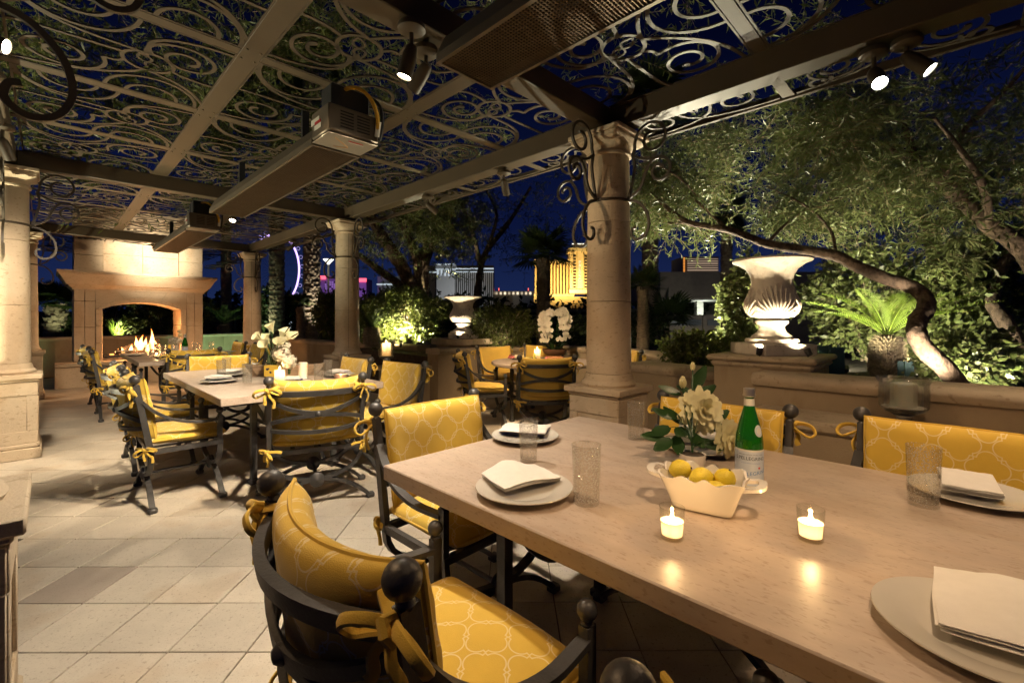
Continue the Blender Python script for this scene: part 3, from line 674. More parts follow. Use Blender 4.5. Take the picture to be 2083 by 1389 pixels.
for xa, xb in ((-0.742, -0.262), (-0.258, 0.258), (0.262, 0.742)):
    xs = np.linspace(xa, xb, 9); k = 0.64/0.742
    prism('arch_block', [(x*k, arcz(x*k, 0.64, 1.503, 0.14)) for x in xs]+[(x, arcz(x, 0.742, 1.503, 0.235)) for x in xs[::-1]], -0.018, 0.86)
for xa, xb, ta, tb in ((-0.742, -0.302, -0.742, -0.422), (-0.298, 0.298, -0.418, 0.418), (0.302, 0.742, 0.422, 0.742)):
    xs = np.linspace(xa, xb, 9)
    prism('spandrel_block', [(x, arcz(x, 0.742, 1.503, 0.235)+0.003) for x in xs]+[(tb, 1.88), (ta, 1.88)], 0.0, 0.80)
m = MB()
prof = [(0.0, 1.87), (0.02, 1.87), (0.022, 1.895), (0.06, 1.93), (0.085, 1.965), (0.11, 1.972), (0.115, 1.99), (0.205, 2.165), (0.215, 2.165), (0.215, 2.185), (0.235, 2.19), (0.235, 2.235), (0.0, 2.235)]
m.sweep([(-HB, 0), (HB, 0), (HB, 0.9), (-HB, 0.9)], prof, True); obj('mantel', m, stone, fp, ang=30)
fblock('mantel_top', -HB+0.002, HB-0.002, 0.002, 0.898, 2.19, 2.2345, 0)
fblock('chimney_core', -HB+0.01, HB-0.01, 0.13, 0.75, 2.236, 3.55, 0, joint)
for s_ in (-1, 1):
    for za, zb in ((2.238, 2.56), (2.563, 3.05), (3.053, 3.54)):
        fblock('chimney_block', min(s_*0.62, s_*HB), max(s_*0.62, s_*HB), 0.02, 0.12, za, zb)
        fblock('chimney_block', min(s_*(HB-0.009), s_*HB), max(s_*(HB-0.009), s_*HB), 0.121, 0.75, za, zb, 0.002)
for za, zb in ((2.238, 2.62), (2.623, 3.12), (3.123, 3.54)):
    for xa, xb in ((-0.617, -0.002), (0.002, 0.617)): fblock('chimney_panel', xa, xb, 0.10, 0.128, za, zb, 0.003)
# hearth: a raised platform of blocks with cap stones
for xa, xb in ((-1.32, -0.46), (-0.457, 0.457), (0.46, 1.32)):
    fblock('hearth_block', xa, xb, -0.36, 0.0, 0.0, 0.395); fblock('hearth_cap', xa, xb, -0.40, 0.0, 0.398, 0.468, 0.012)
fblock('firebox_floor', -0.64, 0.64, 0.0, 0.9, 0.0, 0.50, 0, joint)
fblock('burner_tray', -0.60, 0.20, 0.12, 0.62, 0.502, 0.56, 0.004, blackp)
random.seed(3)
logs = [((-0.42, 0.32, 0.62), (0.30, 0.36, 0.64), 0.060), ((-0.30, 0.50, 0.61), (0.38, 0.44, 0.66), 0.065), ((-0.33, 0.26, 0.66), (0.05, 0.52, 0.80), 0.050), ((0.36, 0.24, 0.64), (-0.08, 0.50, 0.84), 0.052), ((-0.12, 0.30, 0.72), (0.32, 0.46, 0.83), 0.045)]
for a, b_, r in logs:
    P = smooth_path([a, ((a[0]+b_[0])/2, (a[1]+b_[1])/2+random.uniform(-.03, .03), (a[2]+b_[2])/2+random.uniform(-.02, .03)), b_], 5)
    q = MB(); q.tube(P, [r*random.uniform(0.85, 1.12) for _ in P], 9); obj('log', q, char, fp, ang=60)
fm = bpy.data.materials.new('fire'); fm.use_nodes = True; n = fm.node_tree.nodes; l = fm.node_tree.links; n.clear()
o_ = n.new('ShaderNodeOutputMaterial'); em = n.new('ShaderNodeEmission'); tr = n.new('ShaderNodeBsdfTransparent'); mx = n.new('ShaderNodeMixShader'); t_ = n.new('ShaderNodeTexCoord'); sp = n.new('ShaderNodeSeparateXYZ'); rp = n.new('ShaderNodeValToRGB')
l.new(t_.outputs['Generated'], sp.inputs[0]); l.new(sp.outputs['Z'], rp.inputs[0]); ee = rp.color_ramp.elements
ee[0].color = (1, 0.50, 0.13, 1); ee[1].color = (1, 0.22, 0.02, 1); q_ = ee.new(0.35); q_.color = (1, 0.62, 0.22, 1); l.new(rp.outputs[0], em.inputs[0]); em.inputs[1].default_value = 8.0
lw_ = n.new('ShaderNodeLayerWeight'); lw_.inputs[0].default_value = 0.35; mr = n.new('ShaderNodeMapRange'); mr.inputs[1].default_value = 0.08; mr.inputs[2].default_value = 0.80; l.new(lw_.outputs['Facing'], mr.inputs[0])
l.new(mr.outputs[0], mx.inputs[0]); l.new(em.outputs[0], mx.inputs[1]); l.new(tr.outputs[0], mx.inputs[2]); l.new(mx.outputs[0], o_.inputs[0])
def flame_mb(h, r, lean=0.0, seed=0):
    rg = random.Random(seed); P = []; rr = []
    for i in range(12):
        t = i/11; P.append((lean*t*t+0.02*h*8*math.sin(t*5+seed)*t*0.2, 0.02*math.sin(t*6+seed*2)*t, h*t)); rr.append(max(0.001, r*(math.sin(PI*min(1, (t*0.92+0.08))**0.55))*(1-t*0.45)))
    q = MB(); q.tube(P, rr, 9, flat=0.6); return q
for i, (x, y, z, h, r) in enumerate([(-0.30, 0.24, 0.60, 0.10, 0.05), (-0.18, 0.24, 0.62, 0.13, 0.045), (-0.02, 0.26, 0.64, 0.27, 0.075), (-0.07, 0.30, 0.70, 0.20, 0.05), (0.06, 0.30, 0.70, 0.18, 0.05), (0.18, 0.28, 0.66, 0.36, 0.065), (0.24, 0.30, 0.64, 0.20, 0.06), (0.30, 0.26, 0.62, 0.12, 0.04), (0.10, 0.24, 0.60, 0.15, 0.06), (-0.40, 0.3, 0.6, 0.07, 0.035)]):
    q = flame_mb(h*1.2, r*1.05, random.uniform(-.04, .04), i); o = obj('flame', q, fm, fp, loc=(x, y, z))
m = MB()
for i in range(26): m.box((random.uniform(-0.5, 0.2), random.uniform(0.14, 0.5), 0.565), (0.06, 0.05, 0.03), 0.008, random.uniform(0, 3))
o = obj('glowing_embers', m, EM('ember_glow', (1, 0.35, 0.08), 3.0), fp); o['kind'] = 'stuff'

# ================================================================== TABLES
def frame_legs(root, L, Wd, ht, name='leg'):
    for sx_ in (-1, 1):
        for sy in (-1, 1):
            m = MB(); x, y = sx_*(Wd/2-0.30), sy*(L/2-0.34)
            m.bar([(x, y, ht), (x, y, 0.03)], 0.042, 0.042, (1, 0, 0)); m.box((x, y, 0.02), (0.075, 0.075, 0.04), 0.01); obj('leg', m, iron, root)
    for sy in (-1, 1):
        y = sy*(L/2-0.34); m = MB(); a = Wd/2-0.30
        m.bar(smooth_path([(-a, y, ht-0.04), (-a*0.55, y, 0.40), (0, y, 0.30), (a*0.55, y, 0.40), (a, y, ht-0.04)], 5), 0.03, 0.022, (0, 1, 0)); obj('scroll_brace', m, iron, root)
    m = MB(); m.tube([(0, -L/2+0.34, 0.30), (0, L/2-0.34, 0.30)], 0.016, 8); obj('stretcher', m, iron, root)
    for sx_ in (-1, 1):
        m = MB(); x = sx_*(Wd/2-0.30); m.bar([(x, -L/2+0.2, ht-0.025), (x, L/2-0.2, ht-0.025)], 0.05, 0.04); obj('apron_bar', m, iron, root)
TZ = 0.74
def dining_table(label, u0, L, v0=-2.20, Wd=1.235):
    b = thing('dining_table', label, 'table', W(u0+L/2, v0+Wd/2), TH, 'long travertine dining tables')
    m = MB(); m.box((0, 0, TZ-0.0275), (Wd, L, 0.055), 0.004); obj('tabletop', m, trav, b)
    frame_legs(b, L, Wd, TZ-0.056); return b
dining_table('long travertine table set with a bowl of lemons and green bottle', -2.63, 2.22, -2.17, 1.222)
dining_table('travertine table with calla lilies in a wooden trough', 1.66, 2.24, -2.22, 1.235)
dining_table('farthest travertine table in front of the fire', 5.50, 2.28, -2.24, 1.235)
RT = Vector((0.42, 5.98, 0))
b = thing('round_table', 'round stone table carrying the potted white orchid', 'table', RT)
m = MB(); m.lathe([(0.0001, TZ-0.045), (0.67, TZ-0.045), (0.69, TZ-0.035), (0.69, TZ-0.008), (0.682, TZ), (0.0001, TZ)], 56); obj('tabletop', m, trav, b)
for k in range(4):
    a = R(-62+90*k); m = MB(); m.bar([(0.48*math.cos(a), 0.48*math.sin(a), TZ-0.046), (0.48*math.cos(a), 0.48*math.sin(a), 0.03)], 0.035, 0.035, (math.cos(a), math.sin(a), 0)); m.box((0.48*math.cos(a), 0.48*math.sin(a), 0.015), (0.06, 0.06, 0.03), 0.006, a); obj('leg', m, iron, b)
m = MB(); m.bar([(0.48*math.cos(a), 0.48*math.sin(a), 0.30) for a in np.linspace(0, 2*PI, 40)[:-1]], 0.02, 0.02, closed=True); obj('ring_stretcher', m, iron, b)

# ================================================================== CHAIRS (local: faces +y, seat centre at origin)
HW = 0.292
def ylean(z): return -0.205-0.085*(z-0.38)/0.505
def ybow(x): return -0.105*(1-(x/HW)**2)
def bow_mb(mir=1, droop=1.0):
    """tied fabric bow: two soft loops, two hanging ends, a knot and the strap to the cushion"""
    m = MB(); r, fl_ = 0.0085, 0.55
    for s_ in (-1, 1):
        P = [(0, 0, 0), (0.022*s_, -0.016, 0.012), (0.050*s_, -0.026, 0.008*droop), (0.066*s_, -0.022, -0.012), (0.056*s_, -0.010, -0.028), (0.028*s_, -0.002, -0.018), (0, 0, -0.004)]
        m.tube(smooth_path(P, 4), r, 7, flat=fl_)
        P = [(0, -0.006, -0.004), (0.014*s_, -0.020, -0.030), (0.022*s_+0.006, -0.018, -0.058), (0.020*s_, -0.022, -0.080-0.012*s_)]
        m.tube(smooth_path(P, 4), [r*(0.8+0.35*i/12) for i in range(13)], 7, flat=fl_)
    m.tube([(-0.007, -0.012, 0.012), (0.002, -0.017, 0.002), (0.006, -0.012, -0.012), (0.0, 0.004, -0.014), (-0.006, 0.006, 0.006)], 0.0085, 7, closed=True)
    m.tube([(0, 0, 0.0), (-0.018*mir, 0.012, 0.004), (-0.050*mir, 0.034, 0.010), (-0.075*mir, 0.052, 0.006)], 0.010, 7, flat=0.5)
    return m
def make_chair(label, fab_):
    t = thing('armchair', label, 'chair')
    zt = 0.885
    for s_ in (-1, 1):
        m = MB(); m.bar([(s_*HW, ylean(z), z) for z in np.linspace(0.375, 0.845, 6)], 0.026, 0.036, (0, 1, 0)); p = obj('back_post', m, iron, t)
        m = MB(); m.lathe([(0.013, 0.838), (0.017, 0.846), (0.012, 0.854), (0.0001, 0.856)], 14, (s_*HW, ylean(0.845), 0)); m.sphere((s_*HW, ylean(zt), zt), 0.0315, 18, 12); obj('finial', m, iron, p)
    xs = np.linspace(-HW, HW, 19)
    def rail(name, zf, w, tt):
        m = MB(); m.bar([(x, ylean(zf(x))+ybow(x)-0.004, zf(x)) for x in xs], w, tt, (0, -0.17, 1)); return obj(name, m, iron, t)
    rail('top_rail', lambda x: 0.800, 0.022, 0.036)
    q = lambda x: (x/HW)**2
    rail('upper_slat', lambda x: 0.668+0.095*q(x), 0.016, 0.026)
    rail('lower_slat', lambda x: 0.655-0.055*q(x), 0.0155, 0.026)
    rail('bottom_rail', lambda x: 0.540+0.015*q(x), 0.016, 0.026)
    m = MB(); yb = ylean(0.662)-0.105-0.012
    m.lathe([(0.0001, 0.014), (0.012, 0.011), (0.021, 0.0), (0.021, -0.012), (0.0001, -0.014)], 16, Mx=Matrix.Translation((0, yb, 0.661)) @ Matrix.Rotation(R(90), 4, 'X')); obj('rosette', m, iron, t)
    for s_ in (-1, 1):
        m = MB(); P = smooth_path([(s_*(HW+0.002), ylean(0.72)+0.01, 0.735), (s_*(HW+0.012), -0.19, 0.665), (s_*(HW+0.022), -0.09, 0.598), (s_*(HW+0.018), 0.04, 0.560), (s_*HW, 0.185, 0.552)], 5); m.bar(P, 0.034, 0.017); obj('arm', m, iron, t)
        m = MB(); m.bar([(s_*HW, 0.195, 0.375), (s_*HW, 0.195, 0.585)], 0.026, 0.032, (0, 1, 0)); p = obj('arm_post', m, iron, t)
        m = MB(); m.lathe([(0.012, 0.583), (0.016, 0.59), (0.010, 0.600)], 12, (s_*HW, 0.195, 0)); m.sphere((s_*HW, 0.195, 0.618), 0.0245, 14, 9); obj('finial', m, iron, p)
    m = MB()
    for s_ in (-1, 1): m.bar([(s_*HW, -0.225, 0.388), (s_*HW, 0.215, 0.388)], 0.024, 0.032)
    for y in (-0.205, 0.198): m.bar([(-HW, y, 0.3882), (HW, y, 0.3882)], 0.024, 0.031)
    for x in (-0.15, 0.0, 0.15): m.bar([(x, -0.2, 0.392), (x, 0.195, 0.392)], 0.028, 0.008)
    obj('seat_frame', m, iron, t)
    for y in (-0.205, 0.198):
        m = MB(); n_ = 14
        m.bar([(HW*math.cos(PI*i/n_), y, 0.380-0.195*math.sin(PI*i/n_)**0.85) for i in range(n_+1)], 0.03, 0.020, (0, 1, 0) if False else (0, 0, 1)) if False else m.bar([(HW*math.cos(PI*i/n_), y, 0.380-0.195*math.sin(PI*i/n_)**0.85) for i in range(n_+1)], 0.023, 0.032, (0, 1, 0))
        lc = obj('leg_arc', m, iron, t)
        for s_ in (-1, 1):
            m = MB(); P = [(s_*0.355*k, y, 0.182-0.165*(k**2.1)) for k in np.linspace(0.0, 1, 10)]; m.bar(P, 0.023, 0.032, (0, 1, 0)); lg = obj('leg', m, iron, t)
            m = MB(); m.box((s_*0.358, y, 0.016), (0.056, 0.054, 0.038), 0.010); obj('foot', m, iron, lg)
        for e_ in (-1, 1):
            m = MB(); m.lathe([(0.0001, 0.012), (0.012, 0.010), (0.020, 0.004), (0.042, 0.0), (0.050, -0.008), (0.050, -0.014)], 22, Mx=Matrix.Translation((0, y+e_*0.020, 0.180)) @ Matrix.Rotation(R(90)*e_*-1, 4, 'X')); obj('rosette', m, iron, lc)
    m = MB(); m.tube([(0, -0.20, 0.18), (0, 0.195, 0.18)], 0.011, 8); obj('stretcher', m, iron, t)
    # cushions
    m = MB(); cw, cd, ct = 0.272, 0.232, 0.050; nu, nv = 22, 20
    def sq(p): return math.copysign(abs(math.sin(p*PI/2))**0.9, p)
    for sd in (1, -1):
        def fn(a, b_):
            s1, s2 = sq(a*2-1), sq(b_*2-1); e_ = (1-abs(s1)**7)**0.45*(1-abs(s2)**7)**0.45; puff = 0.72+0.28*(1-s1*s1)*(1-s2*s2)
            x, y = s1*cw, s2*cd+0.012; return (x if sd > 0 else -x, y, 0.452+sd*ct*e_*puff+0.006*math.sin(x*14+1)*math.sin(y*11))
        m.grid(fn, nu, nv, lambda a, b_: (sq(a*2-1)*cw*sd, sq(b_*2-1)*cd))
    sc_ = obj('seat_cushion', m, fab_, t, ang=75)
    L_ = [(cw*math.copysign(abs(math.cos(a))**0.14, math.cos(a)), cd*math.copysign(abs(math.sin(a))**0.14, math.sin(a))+0.012, 0.452) for a in np.linspace(0, 2*PI, 65)[:-1]]
    m = MB(); m.tube(L_, 0.0050, 6, closed=True); obj('piping', m, fab_, sc_)
    m = MB(); bw, z0, z1, bt = 0.272, 0.470, 0.872, 0.052
    for sd in (1, -1):
        def fn(a, b_):
            s1, s2 = sq(a*2-1), sq(b_*2-1); e_ = (1-abs(s1)**10)**0.42*(1-abs(s2)**10)**0.42; puff = 0.78+0.22*(1-s1*s1)*(1-s2**4)
            x = s1*bw*(1+0.015*s2); z = (z0+z1)/2+s2*(z1-z0)/2 + 0.014*(abs(s1)**3)*max(0, s2)
            y = ylean(z)+0.88*ybow(x)+0.058; return (x if sd < 0 else -x, y+sd*bt*e_*puff+0.003*math.sin(x*17)*math.cos(z*20)+sd*0.0022*math.sin(x*61+z*23)*(abs(s1)**2)+sd*0.002*math.sin(z*75+x*31)*abs(s1)**3, z)
        m.grid(fn, nu, nv, lambda a, b_: (sq(a*2-1)*bw*-sd, sq(b_*2-1)*0.2))
    bc = obj('back_cushion', m, fab_, t, ang=75)
    def edge(a, b_):
        x = a*bw*(1+0.015*b_); z = (z0+z1)/2+b_*(z1-z0)/2+0.014*(abs(a)**3)*max(0, b_); return (x, ylean(z)+0.88*ybow(x)+0.058, z)
    L_ = [edge(-1+2*i/18, -1) for i in range(18)]+[edge(1, -1+2*i/10) for i in range(10)]+[edge(1-2*i/18, 1) for i in range(18)]+[edge(-1, 1-2*i/10) for i in range(10)]
    m = MB(); m.tube(L_, 0.0052, 6, closed=True); obj('piping', m, fab_, bc)
    for s_ in (-1, 1):
        o = obj('tie', bow_mb(s_), fab_, t, loc=(s_*(HW+0.004), ylean(0.83)-0.026, 0.824)); o.rotation_euler = (R(8), R(6*s_), R(18*s_)); o.scale = (1.25, 1.25, 1.2)
        o = obj('tie', bow_mb(s_, 0.6), fab_, t, loc=(s_*(HW+0.006), -0.235, 0.412)); o.rotation_euler = (R(12), R(-14*s_), R(60*s_))
    return t
protos = {}
def place_chair(B, rz, label, plain=False, group='cushioned iron armchairs'):
    fx, fy = -math.sin(rz), math.cos(rz); loc = (B[0]+0.29*fx, B[1]+0.29*fy, 0)
    if plain not in protos:
        o = make_chair(label, fabp if plain else fab); protos[plain] = o; o.location = loc; o.rotation_euler = (0, 0, rz)
    else: o = copy_tree(protos[plain], label, loc, rz)
    o['group'] = group; return o
fv, fu, bu, bv = R(-44.5), R(45.5), R(225.5), R(135.5)
place_chair((-0.376, 0.90), fv, 'nearest armchair seen from behind, big bow on its post')
place_chair((0.332, 0.277), fv, 'armchair of which only the finial shows at the bottom edge')
place_chair((-0.404, 2.23), bu+R(1), 'armchair at the head of the main table facing the camera')
place_chair((1.0, 2.18), bv, 'armchair behind the dahlias and green bottle')
place_chair((1.68, 1.71), bv, 'armchair beyond the main table under the large hurricane lamp')
place_chair((-2.70, 3.21), fv, 'armchair seen from its side left of the second table')
place_chair((-3.41, 3.93), fv, 'armchair just beyond the side-on chair of the second table')
place_chair((-1.31, 3.07), R(27), 'armchair with its curved iron back to us at the second table')
place_chair((-1.0, 4.26), bv+R(4), 'armchair facing us beyond the free corner of the second table')
place_chair((-1.60, 4.74), bv+R(-3), 'armchair facing us directly before the middle column plinth')
place_chair((-3.29, 5.12), bu-R(8), 'armchair at the far head of the lily table facing us')
place_chair((-4.25, 6.10), fu+R(2), 'armchair at the near head of the fireside table, back to us')
place_chair((-5.48, 5.91), fv, 'nearer armchair on the outer side of the fireside table')
place_chair((-6.19, 6.61), fv+R(4), 'farther armchair on the outer side of the fireside table')
place_chair((-4.07, 7.38), bv, 'nearer armchair between the fireside table and slim column')
place_chair((-4.85, 8.15), bv, 'farther armchair between the fireside table and slim column')
place_chair((0.37, 4.78), R(2), 'round table armchair with its back to us', True)
place_chair((-0.62, 5.55), R(-76), 'round table armchair seen from the side', True)
place_chair((-0.28, 6.80), R(-142), 'round table armchair facing us with plain yellow cushion', True)
place_chair((0.50, 7.25), R(178), 'round table armchair behind the pillar candle', True)
place_chair((1.60, 5.95), R(92), 'round table armchair mostly hidden by the tall column', True)

# ================================================================== TABLEWARE
def tz(px, py): return PG(px, py, TZ+0.0012)
def lathe_thing(name, label, cat, p, prof, mat, n=40, group=None):
    m = MB(); m.lathe(prof, n); o = obj(name, m, mat, ang=50); o.location = p; return tag(o, label, cat, group)
def plate(px, py, label, r=0.152):
    pr = [(0.0001, 0.003), (r*0.55, 0.003), (r*0.60, 0.006), (r*0.93, 0.0185), (r, 0.021), (r*0.995, 0.0235), (r*0.92, 0.022), (r*0.60, 0.0095), (r*0.55, 0.0065), (0.0001, 0.0065)]
    return lathe_thing('plate', label, 'plate', tz(px, py), [(0.0001, 0.0)] + [(r*0.5, 0.0)] + pr[1:], plate_m, 56, 'white dinner plates')
def tumbler(px, py, label, h=0.168, r=0.040):
    pr = [(0.0001, 0), (r*0.88, 0), (r*0.9, 0.004), (r*1.03, h), (r*1.0, h+0.001), (r*0.97, h), (r*0.83, 0.012), (0.0001, 0.011)]
    return lathe_thing('tumbler', label, 'glass', tz(px, py), pr, glass_t, 36, 'tall seeded glass tumblers')
def napkin(p, z, rz, label, w=0.115, d=0.165, layers=4, mat_=None, wave=0.012, lift=0.0, seed=0):
    """a folded cloth: soft layers, open towards one side, the fold rounded on the other"""
    t = thing('napkin', label, 'napkin', (p[0], p[1], z), rz, 'folded white napkins'); rg = random.Random(seed); N = 16; th = 0.0046
    for k in range(layers):
        m = MB(); z0 = 0.0008+k*0.0056; ox = rg.uniform(-.003, .003)-0.0025*k; oy = rg.uniform(-.003, .003); ph = rg.uniform(-.25, .25); sk = rg.uniform(-.025, .025)
        def pt(a, b_, dz):
            x = (a-0.5)*w*(1-0.03*math.cos(b_*PI*2)*0.5); y = (b_-0.5)*d*(1+0.02*math.sin(a*5+k)); e_ = 1-abs(2*a-1)**12; e2 = 1-abs(2*b_-1)**14
            zz = z0+th*0.5+dz*th*0.5*(0.25+0.75*e_*e2)+wave*(0.5-0.5*math.cos((a*1.9+ph)*PI))*(0.25+0.75*b_)*(0.85+k*0.05)+0.0012*math.sin(a*23+b_*7+k)*math.sin(b_*17)
            return (x+ox+y*sk, y+oy, zz)
        m.grid(lambda a, b_: pt(a, b_, 1), N, N); m.grid(lambda a, b_: pt(1-a, b_, -1), N, N)
        for fn_ in (lambda a, b_: pt(a, 0, 2*b_-1), lambda a, b_: pt(1-a, 1, 2*b_-1)): m.grid(fn_, N, 1)
        for fn_ in (lambda a, b_: pt(0, 1-a, 2*b_-1), lambda a, b_: pt(1, a, 2*b_-1)): m.grid(fn_, N, 1)
        obj('fold', m, (mat_ if (mat_ and k == 0) else linen), t, ang=80)
    return t
P1 = plate(1066, 1001, 'dinner plate with napkin at the free corner of the main table'); napkin(tz(1062, 988), TZ+0.022, R(30), 'folded napkin with raised edge at the free table corner', 0.21, 0.155, 3, seed=1, wave=0.034)
P2 = plate(1068, 893, 'dinner plate with navy lined napkin at the head of the main table'); napkin(tz(1070, 885), TZ+0.022, R(75), 'white napkin over a navy one at the table head', 0.17, 0.21, 3, navy, seed=2)
P3 = plate(1978, 1012, 'dinner plate with squarely folded napkin by the far tumbler'); napkin(tz(1968, 1000), TZ+0.022, R(50), 'squarely folded napkin on the plate beyond the right tumbler', 0.22, 0.13, 4, seed=3, wave=0.010)
P4 = plate(2005, 1303, 'big dinner plate at the bottom right corner of the picture', 0.152); napkin(tz(2105, 1303), TZ+0.022, R(-42), 'large flat napkin at the bottom right corner', 0.24, 0.23, 3, seed=4, wave=0.022)
P5 = plate(1425, 915, 'dinner plate half hidden behind the dahlia leaves'); napkin(tz(1425, 905), TZ+0.022, R(50), 'pinkish lit napkin standing behind the dahlia stems', 0.16, 0.16, 5, seed=5, wave=0.05)
tumbler(1193, 1022, 'tall seeded tumbler by the corner plate', 0.172, 0.042)
tumbler(1075, 938, 'slim tumbler in front of the navy napkin', 0.158, 0.036)
tumbler(1294, 893, 'tumbler standing before the tall column plinth', 0.168, 0.039)
tumbler(1879, 1027, 'tumbler in front of the trellis cushion at the right', 0.172, 0.040)
# votives
def candle_flame(par, z, h=0.022, r=0.0045):
    m = MB(); m.tube([(0, 0, z+h*k/8) for k in range(9)], [max(0.0004, r*math.sin(PI*(0.06+0.94*k/8)**0.52)) for k in range(9)], 8); obj('flame', m, flame_m, par)
    m = MB(); m.tube([(0, 0, z-0.010), (0, 0, z+0.003)], 0.0009, 5); obj('wick', m, blackp, par)
def votive(p, label, power=1.5, r=0.0295, h=0.078):
    t = thing('votive_candle', label, 'candle', p, 0, 'votive candles in clear glass cups')
    m = MB(); m.lathe([(0.0001, 0), (r*0.88, 0), (r*0.92, 0.004), (r*1.04, h), (r*0.985, h), (r*0.85, 0.010), (0.0001, 0.009)], 32); obj('glass_cup', m, glass_c, t)
    m = MB(); m.lathe([(0.0001, 0.0105), (r*0.82, 0.0105), (r*0.91, h*0.56), (r*0.6, h*0.548), (0.0001, h*0.545)], 28); obj('wax', m, wax_lit, t)
    candle_flame(t, h*0.56+0.002, 0.020, 0.0046); lamp('candle_light', 'POINT', Vector(p)+Vector((0, 0, h*0.56+0.011)), power, (1, 0.60, 0.26), 0.004, parent=t); lamp('added_wax_glow', 'POINT', Vector(p)+Vector((0, 0, h*0.34)), power*0.10, (1, 0.66, 0.34), 0.006, parent=t)  # extra point lamp added inside the wax imitates scattered flame light
votive(tz(1367, 1094), 'lit votive in front of the lemon bowl'); votive(tz(1649, 1097), 'lit votive standing alone beside the bowl and bottle')
# lemon bowl: rectangular ceramic dish with ruffled rim and loop handles
BC = tz(1432, 1032); Lz = TZ+0.0012
bw = thing('ruffled_bowl', 'white ruffled ceramic baking dish holding lemons', 'bowl', BC, R(-33))
m = MB(); nb = 60
def rect_r(a, hx, hy, p=7.0): c, s_ = math.cos(a), math.sin(a); k = (abs(c/hx)**p+abs(s_/hy)**p)**(-1/p); return (k*c, k*s_)
def wall_pt(a, t, inset):
    hx, hy = 0.078+0.034*t-inset, 0.050+0.030*t-inset; x, y = rect_r(a, hx, hy)
    ruff = t**3; k = 1+0.05*ruff*math.sin(a*9+0.6); z = 0.098*t+0.007*ruff*math.sin(a*9+1.3); return (x*k, y*k, z)
rows = [(0.0, 0.006)]+[(t, 0.0) for t in np.linspace(0.05, 1, 10)]+[(t, 0.006) for t in np.linspace(1, 0.08, 9)]
vs_ = []; fs = []
for t, ins in rows:
    for k in range(nb): vs_.append(wall_pt(2*PI*k/nb, t, ins))
for i in range(len(rows)-1):
    for k in range(nb): fs.append((i*nb+k, i*nb+(k+1) % nb, (i+1)*nb+(k+1) % nb, (i+1)*nb+k))
fs += [tuple(range(nb))[::-1], tuple((len(rows)-1)*nb+k for k in range(nb))]; m.add(vs_, fs); obj('dish', m, white_c, bw, ang=60)
for s_ in (-1, 1):
    m = MB(); m.bar(smooth_path([(s_*0.104, -0.042, 0.083), (s_*0.140, -0.036, 0.090), (s_*0.150, 0, 0.092), (s_*0.140, 0.036, 0.090), (s_*0.104, 0.042, 0.083)], 6), 0.020, 0.009, (0, 0, 1)); obj('handle', m, white_c, bw)
Rz = Matrix.Rotation(R(-33), 3, 'Z')
for i, (x, y, z, a, tl, lab) in enumerate([(-0.068, 0.012, 0.098, 40, 70, 'tallest lemon at the end of the ruffled bowl'), (-0.005, -0.012, 0.092, 100, 80, 'round lemon in the middle of the bowl'), (0.052, 0.016, 0.090, 20, 30, 'lemon showing its stem scar near the bottle'), (0.036, -0.034, 0.068, 75, 85, 'lemon sunk low at the front rim of the bowl'), (0.0, 0.038, 0.060, 160, 80, 'lemon hidden deep at the back of the bowl')]):
    m = MB(); m.lathe([(0.0001, -0.037), (0.006, -0.035), (0.015, -0.029), (0.026, -0.015), (0.0295, 0.0), (0.027, 0.013), (0.018, 0.026), (0.010, 0.032), (0.0045, 0.036), (0.0001, 0.038)], 22)
    o = obj('lemon', m, lemon_m, ang=80); p = Rz @ Vector((x, y, 0)); o.location = (BC.x+p.x, BC.y+p.y, Lz+z-0.004); o.rotation_euler = (R(tl), 0, R(a)); tag(o, lab, 'lemon', 'lemons in the ruffled bowl')
    q = MB(); q.lathe([(0.0001, 0.0385), (0.003, 0.038), (0.0035, 0.0365)], 8); obj('stem_scar', q, bark, o)
# mineral water bottle
bottle_g = bpy.data.materials.new('green_glass'); bottle_g.use_nodes = True; pb = bottle_g.node_tree.nodes['Principled BSDF']
pb.inputs['Base Color'].default_value = (0.012, 0.16, 0.010, 1); pb.inputs['Roughness'].default_value = 0.05; pb.inputs['Transmission Weight'].default_value = 0.45; pb.inputs['Coat Weight'].default_value = 0.5; pb.inputs['IOR'].default_value = 1.3
lab_m = M('label_paper', (0.50, 0.56, 0.66), 0.5, var=0.05, bump=0); labw = M('label_cream', (0.66, 0.64, 0.58), 0.5, var=0.04, bump=0); ink = M('dark_ink', (0.02, 0.02, 0.04), 0.5, bump=0); inkb = M('blue_ink', (0.10, 0.22, 0.50), 0.5, bump=0); redi = M('red_ink', (0.62, 0.04, 0.02), 0.5, bump=0); foil = M('silver_cap', (0.62, 0.58, 0.52), 0.3, 0.9, bump=0)
BPR = [(0.0001, 0.004), (0.030, 0.0), (0.038, 0.003), (0.0405, 0.012), (0.0405, 0.152), (0.0385, 0.172), (0.032, 0.205), (0.0225, 0.238), (0.0165, 0.262), (0.0145, 0.276), (0.0145, 0.293), (0.0165, 0.294), (0.0165, 0.299)]
